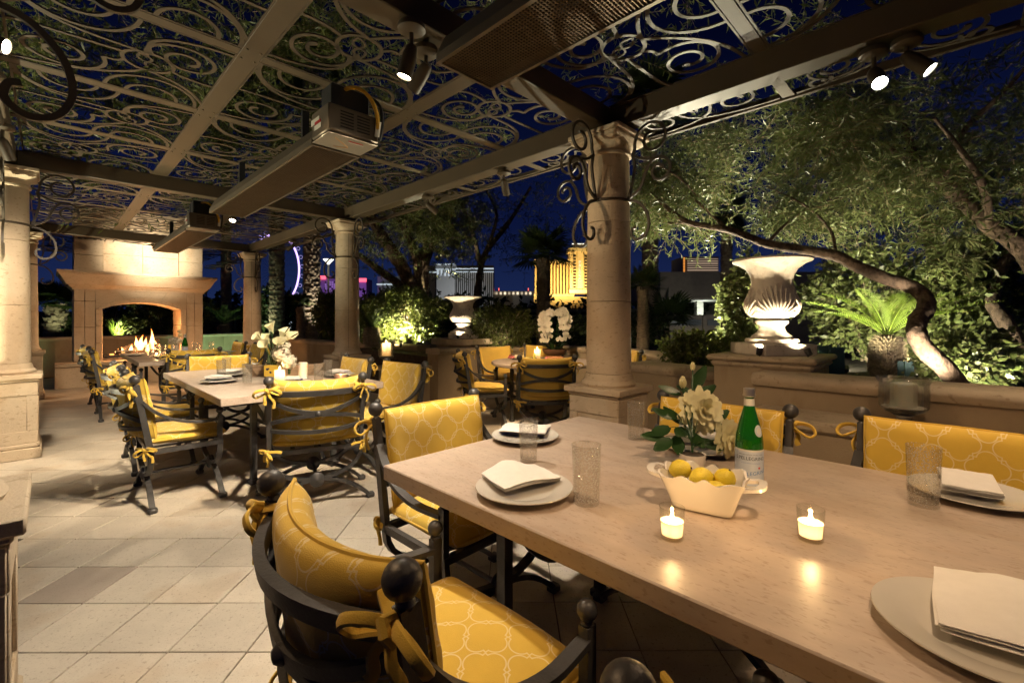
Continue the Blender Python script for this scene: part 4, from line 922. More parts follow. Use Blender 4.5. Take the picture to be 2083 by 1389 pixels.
def bottle(p, rz, label, detail=True):
    t = thing('water_bottle', label, 'bottle', p, rz, 'green mineral water bottles')
    m = MB(); m.lathe(BPR, 40); obj('glass', m, bottle_g, t, ang=50)
    m = MB(); m.lathe([(0.0172, 0.297), (0.0172, 0.318), (0.0165, 0.322), (0.0001, 0.322)], 28); m.lathe([(0.0185, 0.296), (0.019, 0.299), (0.0185, 0.303)], 28); obj('screw_cap', m, foil, t)
    def band(name, z0, z1, r0, r1, a0, a1, mat_, n=20):
        q = MB(); q.grid(lambda a, b_: ((r0+(r1-r0)*b_)*math.sin(a0+(a1-a0)*a), -(r0+(r1-r0)*b_)*math.cos(a0+(a1-a0)*a), z0+(z1-z0)*b_), n, 2); return obj(name, q, mat_, t)
    band('label', 0.018, 0.135, 0.0408, 0.0408, R(-95), R(95), labw); band('label_field', 0.024, 0.129, 0.0411, 0.0411, R(-88), R(88), lab_m)
    band('neck_label', 0.266, 0.290, 0.0158, 0.0150, R(-150), R(150), labw)
    if detail:
        for s_, size, z, mat_, r, a in (('S.PELLEGRINO', 0.0150, 0.108, ink, 0.0414, 8), ('SPARKLING NATURAL MINERAL WATER', 0.0042, 0.120, ink, 0.0414, 8), ('S.PELLEGRINO', 0.0165, 0.062, inkb, 0.0414, 14), ('ACQUA MINERALE NATURALE', 0.0042, 0.094, inkb, 0.0414, 8), ('1899', 0.006, 0.040, inkb, 0.0414, 0)):
            vs_, fs = text_geo(s_, size); q = MB(); q.add([(r*math.sin(x/r+R(a)), -r*math.cos(x/r+R(a)), z+y+(x*0.16 if mat_ is inkb and size > 0.01 else 0)) for x, y, _ in vs_], fs); obj('lettering', q, mat_, t, False)
        q = MB(); n_ = 5; P = []
        for k in range(10): rr = 0.0058 if k % 2 == 0 else 0.0024; P.append((rr*math.cos(PI/2+k*PI/5), rr*math.sin(PI/2+k*PI/5)))
        r = 0.0415; q.add([(r*math.sin(x/r+R(42)), -r*math.cos(x/r+R(42)), 0.080+y) for x, y in P], [tuple(range(10))]); obj('red_star', q, redi, t, False)
        for rr, mat_, off in ((0.0145, labw, 0.0), (0.0125, lab_m, 0.0004), (0.0085, labw, 0.0008)):
            q = MB(); th = R(50); zc = 0.193
            def sp_(x, y): z = zc+y; rad = np.interp(z, [0.152, 0.172, 0.205, 0.238], [0.0405, 0.0385, 0.032, 0.0225])+0.0006+off; return (rad*math.sin(th+x/0.035), -rad*math.cos(th+x/0.035), z)
            q.grid(lambda a, b_: sp_(rr*b_*math.cos(2*PI*a), rr*1.25*b_*math.sin(2*PI*a)), 24, 3); obj('shoulder_label', q, mat_, t)
    return t
bp = tz(1524, 995); bottle(bp, math.atan2(bp.x, -bp.y)+PI, 'green sparkling water bottle beside the lemon bowl')
bp = PG(376, 722, TZ+0.001); bottle(bp, math.atan2(bp.x, -bp.y)+PI, 'green water bottle among the glasses on the fireside table', False)

# flowers -----------------------------------------------------------
def petal(m, base, dirv, up, L, w_, cup=0.3, n=5, tip=0.85):
    base, d, up = Vector(base), Vector(dirv).normalized(), Vector(up).normalized(); s_ = d.cross(up).normalized(); vs_ = []; k = 3
    for i in range(n+1):
        t = i/n; wd = w_*math.sin(PI*min(0.97, 0.08+0.84*t)**tip); c = base+d*(L*t)+up*(cup*L*t*t)
        for j in range(k): a = (j/(k-1)-0.5)*2; vs_.append(c+s_*(wd*a)+up*(cup*wd*0.9*abs(a)))
    m.add(vs_, [(i*k+j, i*k+j+1, (i+1)*k+j+1, (i+1)*k+j) for i in range(n) for j in range(k-1)])
def dahlia(par, c, face, r, mat_, name='bloom', rows_=6):
    face = Vector(face).normalized(); q = face.to_track_quat('Z', 'Y').to_matrix(); m = MB(); rg = random.Random(int(c[0]*1e4) & 255)
    for k in range(rows_):
        n_ = 17-2*k; t = k/(rows_-1)
        for i in range(n_):
            a = 2*PI*i/n_+k*0.31+rg.uniform(-.08, .08); el = R(-4+62*t*t+8*t)+rg.uniform(-.1, .1)
            d = q @ Vector((math.cos(a)*math.cos(el), math.sin(a)*math.cos(el), math.sin(el))); up = q @ Vector((-math.cos(a)*math.sin(el), -math.sin(a)*math.sin(el), math.cos(el)))
            petal(m, Vector(c)+d*0.004+face*(0.006*k), d, up, r*(1-0.42*t)*rg.uniform(0.9, 1.08), r*0.205*(1-0.2*t), 0.10, 6, 1.45)
    for i in range(14):
        a = i*2.4; rr = 0.011*math.sqrt(i/14)*r/0.05; d = q @ Vector((math.cos(a)*0.3, math.sin(a)*0.3, 1)); petal(m, Vector(c)+(q @ Vector((rr*math.cos(a), rr*math.sin(a), 0.012))), d, q @ Vector((math.cos(a), math.sin(a), 0)), r*0.36, r*0.10, -0.5)
    return obj(name, m, mat_, par, ang=60)
def broad_leaf(m, base, d, L, w_, up=(0, 0, 1), cup=0.18, n=6):
    petal(m, base, d, up, L, w_, cup, n)
VC = tz(1408, 948)
vt = thing('flower_arrangement', 'cream dahlias and buds with dark leaves behind the lemons', 'flowers', VC)
m = MB(); m.lathe([(0.0001, 0), (0.040, 0), (0.044, 0.006), (0.048, 0.048), (0.045, 0.048), (0.042, 0.042), (0.0001, 0.040)], 32); obj('pot', m, white_c, vt)
m = MB(); m.lathe([(0.0001, 0.046), (0.0445, 0.044)], 20); obj('potting_moss', m, soil, vt)
cen = Vector((0, 0, 0.05))
def atp(px, py, Y): return PX(px, py, Y)-VC
hd = [(1424, 835, 1.80, (0.05, -1, 0.30), 0.090), (1478, 890, 1.76, (0.45, -0.9, 0.05), 0.074)]
m = MB()
for px, py, Y, fc, r in hd: p = atp(px, py, Y); m.tube(bez(cen, cen+Vector((0, 0, 0.06)), p-Vector(fc)*0.05-Vector((0, 0, .03)), p, 8), 0.0032, 6)
for px, py, Y in ((1389, 783, 1.84), (1409, 748, 1.86)): p = atp(px, py, Y); m.tube(bez(cen, cen+Vector((0.0, 0, 0.08)), p-Vector((0, 0, 0.08)), p, 8), 0.0030, 6)
obj('stem', m, leaf_f, vt)
for px, py, Y, fc, r in hd: dahlia(vt, atp(px, py, Y), fc, r, petal_m)
for (px, py, Y, r) in ((1389, 780, 1.84, 0.028), (1409, 747, 1.86, 0.020)):
    c = atp(px, py, Y); m = MB()
    for k in range(3):
        for i in range(7):
            a = 2*PI*i/7+k*0.4; petal(m, c+Vector((0, 0, -r*0.7)), (math.cos(a)*(0.45-0.12*k), math.sin(a)*(0.45-0.12*k), 1), (-math.cos(a), -math.sin(a), 0.3), r*1.7, r*0.55, 0.25)
    obj('bud', m, petal_m, vt, ang=60)
lm = [(1352, 845, 1.80, -0.8, .05, .2), (1330, 890, 1.76, -1, .0, -.1), (1350, 905, 1.72, -.8, -.3, -.5), (1385, 880, 1.74, -.4, -.5, -.2), (1372, 850, 1.82, -.6, .2, .4), (1420, 775, 1.86, .4, .0, .7), (1400, 800, 1.86, -.8, 0, .25), (1365, 797, 1.86, -.9, 0, .15), (1450, 870, 1.83, .7, .2, .1), (1442, 905, 1.76, .5, -.4, -.3), (1378, 905, 1.72, -.2, -.6, -.6), (1432, 800, 1.9, .8, .2, .3), (1390, 865, 1.78, -.5, -.3, .5), (1460, 850, 1.9, .9, .3, .3), (1345, 878, 1.78, -.9, -.2, -.4), (1415, 895, 1.74, .1, -.6, -.4)]
for px, py, Y, dx, dy, dz in lm:
    m = MB(); p = atp(px, py, Y); d = Vector((dx, dy, dz)).normalized(); broad_leaf(m, p-d*0.04, d, 0.095, 0.026, Vector((0, -0.55, 0.8))); m.tube(bez(cen+Vector((0, 0, .03)), cen+Vector((0, 0, .07)), p-d*0.08, p-d*0.03, 5), 0.0015, 5); obj('leaf', m, leaf_f, vt, ang=60)

# second table ------------------------------------------------------
for i, (px, py, lab) in enumerate([(446, 778, 'plate with pointed napkin at the corner of the lily table'), (470, 765, 'second plate along the lily table edge'), (600, 780, 'plate just beyond the iron back of the lily table chair'), (690, 765, 'plate near the blush votive on the lily table'), (590, 752, 'plate on the far side of the wooden trough'), (500, 744, 'plate at the far head of the lily table')]):
    plate(px, py, lab, 0.14); napkin(tz(px, py-3), TZ+0.022, R(40+30*(i % 3)), ['pointed napkin at the corner of the lily table', 'napkin on the second plate along the lily table', 'white napkin edged navy behind the curved chair back', 'napkin beside the blush votive', 'napkin beyond the wooden trough', 'napkin at the far head of the lily table'][i], 0.20, 0.12, 4, navy if i == 2 else None, seed=20+i, wave=0.014)
for px, py, lab in ((450, 768, 'tumbler nearest the pointed napkin on the lily table'), (503, 779, 'tumbler before the wooden trough end'), (461, 759, 'tumbler behind another near the lily table edge'), (648, 779, 'tumbler between the white pillar and blush votive'), (667, 768, 'tumbler behind the one by the blush votive'), (700, 745, 'tumbler on the far corner of the lily table')):
    tumbler(px, py, lab, 0.165, 0.040)
tc_ = (tz(500, 768)+tz(655, 772))/2; tc_ = (PG(520, 765, TZ)+PG(640, 760, TZ))/2
tr_ = thing('wooden_trough', 'rough driftwood trough holding lilies and candles', 'trough', (tc_.x, tc_.y, TZ), R(12))
m = MB(); hl, hw_ = 0.36, 0.09
ring = lambda z, l_, w_: [(-l_, -w_*0.6, z+0.02), (-l_*0.8, -w_, z), (l_*0.8, -w_, z), (l_, -w_*0.6, z+0.02), (l_, w_*0.6, z+0.02), (l_*0.8, w_, z), (-l_*0.8, w_, z), (-l_, w_*0.6, z+0.02)]
vs_ = ring(0.0, hl*0.8, hw_*0.75)+ring(0.095, hl, hw_)+ring(0.092, hl*0.95, hw_*0.86)+ring(0.03, hl*0.8, hw_*0.6)
vs_[:8] = [(x, y, 0.0) for x, y, z in vs_[:8]]
m.add(vs_, [(i*8+k, i*8+(k+1) % 8, (i+1)*8+(k+1) % 8, (i+1)*8+k) for i in range(3) for k in range(8)]+[tuple(range(8))[::-1], tuple(24+k for k in range(8))]); obj('hull', m, wood, tr_, ang=25)
m = MB(); m.box((0, 0, 0.06), (0.56, 0.10, 0.02)); obj('gravel_fill', m, soil, tr_)
lv = thing('lily_vase', 'clear square vase of cream calla lilies in the trough', 'flowers', PX(557, 752, 3.95)); lv.location.z = TZ+0.071
m = MB(); m.box((0, 0, 0.075), (0.09, 0.09, 0.15), 0.004); obj('vase', m, glass_c, lv)
random.seed(11); m = MB(); tips = []
for (px, py, Y) in ((530, 690, 3.85), (553, 672, 3.95), (545, 695, 3.9), (572, 685, 4.0), (583, 690, 3.95), (540, 705, 3.8), (565, 700, 3.85)):
    p = PX(px, py, Y)-lv.location; tips.append(p); m.tube(bez((random.uniform(-.02, .02), random.uniform(-.02, .02), 0.01), (0, 0, 0.12), p-Vector((p.x*.3, p.y*.3, 0.08)), p, 8), 0.005, 6)
obj('stem', m, leaf_f, lv)
for p in tips:
    m = MB(); d = Vector((p.x*1.2, p.y-0.05, 0.12)).normalized(); q = d.to_track_quat('Z', 'Y').to_matrix().to_4x4()
    def cal(a, b_): r = 0.006+0.036*b_**1.6; th = 2*PI*a*0.96; tip = 0.045*b_**2*max(0, math.cos(th))**2; return Vector((r*math.cos(th)*1.1+tip*0.4, r*math.sin(th), 0.085*b_+tip*0.8))
    m.grid(lambda a, b_: p+(q.to_3x3() @ cal(a, b_))-d*0.03, 18, 7); obj('calla_lily', m, petal_m, lv, ang=60)
hy = thing('hydrangea_bunch', 'white hydrangea and delphinium bunch beside the calla lilies', 'flowers', PX(588, 750, 3.95)); hy.location.z = TZ+0.071
m = MB(); m.tube([(0, 0, 0), (0.01, 0, 0.12)], 0.012, 6); obj('stem', m, leaf_f, hy)
def florets(par, c, r, n_, mat_, s=0.012, name='flower_head', seed=0, sc=(1, 1, 1)):
    rg = np.random.default_rng(seed); d = norm(rg.normal(size=(n_, 3))); P = np.array(c)+d*r*np.array(sc)*rg.uniform(0.75, 1.03, (n_, 1)); m = MB()
    for p, dd in zip(P, d):
        dv = Vector(dd); a = dv.orthogonal().normalized(); b_ = dv.cross(a); t0 = rg.uniform(0, 1.5)
        for k in range(4):
            an = t0+k*PI/2; pd = a*math.cos(an)+b_*math.sin(an); sd = pd.cross(dv); p0 = Vector(p)
            m.add([p0, p0+pd*s*0.6+sd*s*0.5+dv*0.002, p0+pd*s*1.15+dv*0.004, p0+pd*s*0.6-sd*s*0.5+dv*0.002], [(0, 1, 2, 3)])
    return obj(name, m, mat_, par, False)
L0 = hy.location
florets(hy, PX(572, 718, 3.92)-L0, 0.075, 260, petal_w, 0.014, seed=1); florets(hy, PX(588, 735, 3.88)-L0, 0.062, 200, petal_w, 0.013, seed=2); florets(hy, PX(574, 693, 4.0)-L0, 0.045, 120, petal_m, 0.012, seed=3); florets(hy, PX(583, 702, 3.95)-L0, 0.03, 60, petal_w, 0.012, seed=4)
m = MB(); m.box((0, 0, 0.045), (0.085, 0.06, 0.09), 0.002); o = obj('tea_light_box', m, EM('glowing_paper', (1.0, 0.52, 0.06), 0.75)); o.location = PX(551, 752, 3.80); o.location.z = TZ+0.072; o.rotation_euler = (0, 0, R(-10)); tag(o, 'glowing yellow paper tea light box in the trough', 'lantern')
for (x, z, r) in ((-0.01, 0.06, 0.014), (0.02, 0.035, 0.012), (0.0, 0.065, 0.01)):
    q = MB(); q.sphere((x, -0.0315, z), r, 8, 5, (1, 0.12, 0.7)); obj('dark_leaf_print', q, ink, o)
def pillar(px, py, h, r, label, lit=True, power=1.0, z=TZ+0.001):
    p = PG(px, py, z); t = thing('pillar_candle', label, 'candle', p, 0, 'white pillar candles')
    m = MB(); m.lathe([(0.0001, 0), (r, 0), (r, h*0.985), (r*0.93, h), (r*0.6, h*0.96), (0.0001, h*0.955)], 28); obj('wax', m, wax_lit if lit else wax_m, t)
    if lit: candle_flame(t, h+0.004, 0.026, 0.006); lamp('added_wax_glow', 'POINT', p+Vector((0, 0, h*0.78)), power*0.35, (1, 0.66, 0.34), 0.008, parent=t); lamp('candle_light', 'POINT', p+Vector((0, 0, h+0.025)), power, (1, 0.60, 0.26), 0.008, parent=t)  # second lamp added within the pillar to make its wax look lit through
    return t
pillar(569, 783, 0.125, 0.040, 'lit white pillar candle next to the curved chair back', True, 1.2)
pillar(616, 775, 0.165, 0.037, 'tall unlit white pillar candle before the trough', False)
vp = PG(693, 776, TZ+0.001); t = thing('blush_votive', 'wide frosted blush votive glowing on the lily table', 'candle', vp)
m = MB(); m.lathe([(0.0001, 0), (0.050, 0), (0.054, 0.006), (0.056, 0.065), (0.052, 0.065), (0.050, 0.010), (0.0001, 0.008)], 30); obj('frosted_cup', m, M('frosted_blush', (0.80, 0.55, 0.42), 0.5, var=0.03, bump=0), t)
MATS['frosted_blush'].node_tree.nodes['Principled BSDF'].inputs['Transmission Weight'].default_value = 0.75
m = MB(); m.lathe([(0.0001, 0.0085), (0.048, 0.0105), (0.049, 0.035), (0.0001, 0.034)], 24); obj('wax', m, wax_m, t); candle_flame(t, 0.040); lamp('candle_light', 'POINT', vp+Vector((0, 0, 0.055)), 1.2, (1, 0.6, 0.3), 0.006, parent=t)
votive(PG(628, 757, TZ+0.001), 'small lit votive peeking past the unlit pillar', 0.5)
# fireside table ------------------------------------------------------
for i, (px, py, lab) in enumerate([(275, 724, 'plate at the corner of the fireside table'), (255, 716, 'plate on the fire side of the farthest table'), (415, 716, 'plate at the far edge of the fireside table'), (330, 727, 'plate behind the fireside chair back'), (462, 717, 'plate near the chairs beyond the fireside table')]):
    plate(px, py, lab, 0.14)
for px, py, lab in ((300, 722, 'tumbler lit yellow by the fire'), (324, 721, 'tumbler at the centre of the fireside table'), (360, 722, 'tumbler next to the green bottle on the fireside table'), (397, 716, 'tumbler before the fireplace pier'), (403, 719, 'shorter tumbler before the fireplace pier'), (430, 715, 'tumbler at the far end of the fireside table'), (335, 724, 'tumbler behind the fireside candle'), (310, 716, 'tumbler closest to the flames')):
    tumbler(px, py, lab, 0.165, 0.040)
votive(PG(318, 727, TZ+0.001), 'small votive on the fireside table', 0.8)
fb = thing('flower_vase', 'white posy in a frosted vase on the fireside table', 'flowers', PG(356, 719, TZ+0.001))
m = MB(); m.lathe([(0.0001, 0), (0.05, 0), (0.055, 0.13), (0.05, 0.13), (0.046, 0.01), (0.0001, 0.01)], 24); obj('vase', m, white_c, fb)
florets(fb, (0.0, 0, 0.20), 0.085, 220, petal_w, 0.016, seed=9, sc=(1.2, 1, 0.8)); florets(fb, (0.08, 0, 0.30), 0.03, 40, petal_m, 0.014, seed=10); florets(fb, (0.05, 0.02, 0.36), 0.022, 30, petal_m, 0.014, seed=12)
m = MB(); m.tube([(0, 0, 0.1), (0.05, 0.02, 0.35)], 0.003, 5); m.tube([(0, 0, 0.1), (0.08, 0, 0.29)], 0.003, 5); obj('stem', m, leaf_f, fb)
m = MB(); m.box((0, 0, 0.05), (0.10, 0.07, 0.10), 0.002); o = obj('tea_light_box', m, MATS['glowing_paper']); o.location = PG(350, 713, TZ+0.001); tag(o, 'glowing yellow tea light box on the fireside table', 'lantern')
# round table items ------------------------------------------------------
OP = PG(1128, 723, TZ+0.001)
orc = thing('potted_orchid', 'white moth orchid in a bronze bowl planter', 'orchid', OP)
m = MB(); m.lathe([(0.0001, 0), (0.10, 0), (0.16, 0.03), (0.185, 0.075), (0.19, 0.10), (0.175, 0.10), (0.165, 0.08), (0.0001, 0.075)], 36); obj('bowl_planter', m, M('bronze_pot', (0.16, 0.085, 0.05), 0.4, 0.3, var=0.3, scale=10), orc)
m = MB(); m.lathe([(0.0001, 0.088), (0.17, 0.082)], 20); obj('moss', m, soil, orc)
random.seed(21); stm = MB(); fl_ = MB()
for k, (dx, dy, sd) in enumerate([(-0.13, -0.02, -1), (-0.07, -0.06, -1), (0.07, -0.05, 1), (0.13, 0.0, 1), (-0.10, 0.07, -1), (0.10, 0.07, 1)]):
    top = Vector((dx*0.8, dy, 0.66+random.uniform(-.03, .04))); P = bez((dx*0.25, dy*0.3, 0.09), (dx*0.2, dy*0.2, 0.45), top+Vector((0, 0, 0.04)), top, 8)
    P2 = bez(top, top+Vector((sd*0.06, -0.01, 0.02)), top+Vector((sd*0.10, -0.02, -0.15)), top+Vector((sd*0.05, -0.03, -0.42)), 9); stm.tube(P+P2[1:], 0.0035, 5)
    for i, q in enumerate(P2):
        for j in range(2 if 0 < i < 8 else 1):
            c = q+Vector((random.uniform(-.045, .045), random.uniform(-.05, .01), random.uniform(-.02, .02))); f_ = Vector((random.uniform(-.6, .6), -1, random.uniform(-.3, .3))).normalized(); mm = f_.to_track_quat('Z', 'Y').to_matrix()
            fm_ = MB(); s_ = random.uniform(0.047, 0.060)
            for a, ln, wd in ((90, 1, .5), (210, .95, .45), (330, .95, .45), (10, 1.05, .8), (170, 1.05, .8)):
                d = mm @ Vector((math.cos(R(a)), math.sin(R(a)), 0.1)); petal(fm_, c, d, f_, s_*ln, s_*wd*0.68, 0.1, 4, 1.2)
            petal(fm_, c, mm @ Vector((0, -0.3, 1)), mm @ Vector((0, 1, 0)), s_*0.4, s_*0.2, 0.2, 2)
            obj('orchid_bloom', fm_, petal_w, orc, ang=60)
obj('stem', stm, leaf_f, orc)
for k in range(11):
    a = k*2.4; m = MB(); d = Vector((math.cos(a), math.sin(a), random.uniform(0.5, 1.6))); broad_leaf(m, (0.05*math.cos(a), 0.05*math.sin(a), 0.085), d, random.uniform(0.16, 0.24), 0.035, (-math.cos(a)*0.6, -math.sin(a)*0.6, 1), -0.25); obj('leaf', m, leaf_f, orc, ang=60)
bd = PG(1080, 731, TZ+0.001)
m = MB(); m.box((0, 0, 0.008), (0.50, 0.22, 0.016), 0.004); o = obj('slate_board', m, M('slate', (0.06, 0.055, 0.055), 0.5, var=0.3)); o.location = bd; o.rotation_euler = (0, 0, R(-8)); tag(o, 'dark slate cheese board on the round table', 'board')
def on_board(px, py): return PG(px, py, TZ+0.018)
for px, py, r, lab in ((1040, 729, 0.05, 'cluster of red grapes at the end of the slate'), (1117, 731, 0.055, 'bunch of pink grapes near the bread')):
    p = on_board(px, py); t = thing('grape_bunch', lab, 'grapes', p, 0, 'grape bunches on the cheese board'); rg = random.Random(px); m = MB()
    for i in range(34): a = rg.uniform(0, 2*PI); rr = r*math.sqrt(rg.random()); m.sphere((rr*math.cos(a), rr*math.sin(a)*0.7, 0.010+(r-rr)*rg.uniform(0, 1.3)), 0.011, 8, 5)
    obj('grapes', m, pink_m, t)
for px, py, d, mat_, lab, cat, nm in ((1052, 729, (0.07, 0.05, 0.045), (0.72, 0.62, 0.42), 'pale block of cheese beside the red grapes', 'cheese', 'cheese_block'), (1062, 730, (0.05, 0.05, 0.05), (0.70, 0.50, 0.22), 'golden cube of cheese on the slate', 'cheese', 'cheese_block'), (1075, 731, (0.09, 0.03, 0.03), (0.6, 0.5, 0.15), 'yellow cheese stick on the slate', 'cheese', 'cheese_block'), (1096, 732, (0.05, 0.05, 0.055), (0.72, 0.58, 0.28), 'cheese wedge before the pillar candle', 'cheese', 'cheese_block'), (1087, 730, (0.035, 0.035, 0.07), (0.62, 0.58, 0.10), 'upright greenish yellow fruit wedge', 'fruit', 'fruit_wedge')):
    m = MB(); m.box((0, 0, d[2]/2), d, 0.006); o = obj(nm, m, M(lab[:12].replace(' ', '_'), mat_, 0.5, var=0.1)); o.location = on_board(px, py); o.rotation_euler = (0, 0, random.uniform(-.6, .6)); tag(o, lab, cat)
m = MB(); m.tube([(-0.11+0.022*k, 0, 0.028) for k in range(11)], [0.006+0.024*math.sin(PI*(k+0.4)/11)**0.7 for k in range(11)], 10); o = obj('bread_loaf', m, M('bread_crust', (0.42, 0.17, 0.06), 0.7, var=0.3, scale=14, bump=0.4)); o.location = on_board(1130, 733); o.rotation_euler = (0, 0, R(-12)); tag(o, 'small crusty bread loaf on the round table', 'bread')
pillar(1093, 729, 0.13, 0.045, 'glowing pillar candle on the round table', True, 1.8)
# hurricane lamps ------------------------------------------------------
def hurricane(p, label, r, h, lit):
    t = thing('hurricane_lamp', label, 'hurricane lamp', p, 0, 'glass hurricane lamps on ledges')
    s_ = 0.26*h
    m = MB(); m.lathe([(0.0001, 0), (r*0.55, 0), (r*0.56, 0.008), (r*0.28, 0.016), (r*0.22, s_*0.5), (r*0.30, s_*0.8), (r*0.42, s_*0.98), (0.0001, s_)], 30); obj('silver_foot', m, foil, t)
    m = MB(); m.lathe([(0.0001, s_), (r*0.45, s_+0.003), (r*0.80, s_+h*0.07), (r*0.93, s_+h*0.16), (r*0.95, s_+h*0.40), (r*0.93, s_+h*0.62), (r*1.07, s_+h*0.735), (r*1.05, s_+h*0.738), (r*0.90, s_+h*0.62), (r*0.92, s_+h*0.40), (r*0.90, s_+h*0.17), (r*0.76, s_+h*0.085), (0.0001, s_+0.014)], 40); obj('glass_bowl', m, glass_b, t)
    m = MB(); m.lathe([(0.0001, s_+0.016), (r*0.6, s_+0.03), (r*0.82, s_+h*0.15), (0.0001, s_+h*0.16)], 28); obj('sand', m, M('pale_sand_%d' % int(lit), (0.50, 0.45, 0.36), 0.9, var=0.15, scale=60), t)
    m = MB(); m.lathe([(0.0001, s_+h*0.16), (r*0.50, s_+h*0.16), (r*0.50, s_+h*0.62), (r*0.46, s_+h*0.63), (0.0001, s_+h*0.60)], 28); obj('candle', m, wax_lit if lit else wax_m, t)
    if lit: lamp('added_wax_glow', 'POINT', Vector(p)+Vector((0, 0, s_+h*0.52)), 0.35, (1, 0.60, 0.28), 0.01, parent=t); candle_flame(t, s_+h*0.62, 0.035, 0.008); lamp('candle_light', 'POINT', Vector(p)+Vector((0, 0, s_+h*0.56)), 2.5, (1, 0.62, 0.28), 0.01, parent=t)  # lamp added inside the candle stands in for flame light spreading through wax
hp = PX(1838, 870, 2.47); hp.z = 0.70; hurricane(hp, 'large unlit hurricane lamp behind the main table', 0.115, 0.268, False)
hp = PX(786, 745, 6.25); hp.z = 0.64; hurricane(hp, 'lit hurricane lamp with burning pillar beside the round column', 0.115, 0.37, True)
# ================================================================== URNS
def urn(label, u, v, zb, rim, zk=1.0):
    s_ = rim/0.66; t = thing('garden_urn', label, 'urn', W(u, v, zb), R(8), 'lit stone garden urns')
    m = MB(); m.box((0, 0, 0.042*s_), (0.50*s_, 0.50*s_, 0.084*s_), 0.006); obj('plinth', m, urn_m, t)
    pr = [(0.0001, 0.085), (0.215, 0.085), (0.225, 0.10), (0.215, 0.118), (0.175, 0.125), (0.165, 0.14), (0.125, 0.165), (0.108, 0.19), (0.107, 0.215), (0.125, 0.228), (0.138, 0.237), (0.138, 0.252), (0.118, 0.262), (0.100, 0.268), (0.16, 0.282), (0.205, 0.318), (0.222, 0.36), (0.216, 0.40), (0.190, 0.45), (0.172, 0.50), (0.170, 0.55), (0.182, 0.60), (0.215, 0.645), (0.275, 0.682), (0.322, 0.698), (0.330, 0.706), (0.328, 0.718), (0.31, 0.718), (0.25, 0.69), (0.18, 0.62), (0.0001, 0.60)]
    m = MB(); m.lathe([(r*s_, z*s_) for r, z in pr], 56); obj('vessel', m, urn_m, t, ang=50)
    m = MB(); prr = [p for p in pr[14:22]]; zz = [p[1] for p in prr]; rr_ = [p[0] for p in prr]
    cam_a = math.atan2(-t.location.y, -t.location.x)-R(8)
    for k in range(4):                                    # carved acanthus fans round the belly
        a0 = cam_a+R(12)+k*PI/2
        for q_ in range(13):
            ph = R(-84+14*q_); P = []; LL = 0.205*(0.72+0.28*math.cos(ph))
            for i in range(9):
                l_ = 0.018+LL*i/8; sarc = l_*math.sin(ph)*(1.0-0.10*i/8); z = 0.284+l_*math.cos(ph)*0.95+0.02*(i/8)**2; r = float(np.interp(z, zz, rr_))+0.003; a = a0+sarc/0.20
                P.append((r*s_*math.cos(a), r*s_*math.sin(a), z*s_))
            m.tube(P, [0.0125*s_*(0.35+0.65*math.sin(PI*(0.10+0.82*i/8))) for i in range(9)], 6)
    obj('acanthus_carving', m, urn_m, t); t.scale = (1, 1, zk)
    return t
urn_m = pits(M('urn_stone', (0.72, 0.65, 0.55), 0.75, var=0.12, scale=7, bump=0.3, bscale=60), 18, 0.36, 0.6, (1, 1, 1), 0.5)
urn('large stone urn with acanthus carving under the arching trunk', -0.858, 1.054, 1.005, 0.575, 1.22)
urn('smaller looking lit stone urn in front of the bright shrub', 4.15, 1.95, 0.97, 0.655)
def uplight(label, p, target, power, angle=70, color=(1, 0.80, 0.52), size=0.02, blend=0.8):
    p = Vector(p); t = thing('uplight', label, 'uplight', p, 0, 'small garden uplights'); d = (Vector(target)-p).normalized()
    T = d.to_track_quat('Z', 'Y').to_matrix().to_4x4()
    m = MB(); m.lathe([(0.0001, -0.03), (0.02, -0.03), (0.024, 0.02), (0.021, 0.02), (0.0001, 0.012)], 14, Mx=T); m.tube([(0, 0, -0.05), (0, 0, 0)], 0.006, 6); obj('housing', m, blackp, t)
    m = MB(); m.lathe([(0.0001, 0.0135), (0.020, 0.0145)], 14, Mx=T); obj('lens', m, led_m, t)
    lamp('uplight_lamp', 'SPOT', p+d*0.03, power, color, size, p+d*2, angle, blend, t); return t
c1 = W(-0.858, 1.054, 1.005); c2 = W(4.15, 1.95, 0.97)
for c, nm in ((c1, 'large'), (c2, 'smaller')):
    tocam = Vector((-c.x, -c.y, 0)).normalized(); sd = Vector((-tocam.y, tocam.x, 0))
    uplight('uplight at the front of the %s urn plinth' % nm, c+tocam*0.285+sd*-0.08+Vector((0, 0, 0.04)), c+Vector((0, 0, 0.46)), 42, 120)
    uplight('uplight at the side of the %s urn plinth' % nm, c+tocam*0.20+sd*0.235+Vector((0, 0, 0.04)), c+Vector((0, 0, 0.5)), 34, 120)

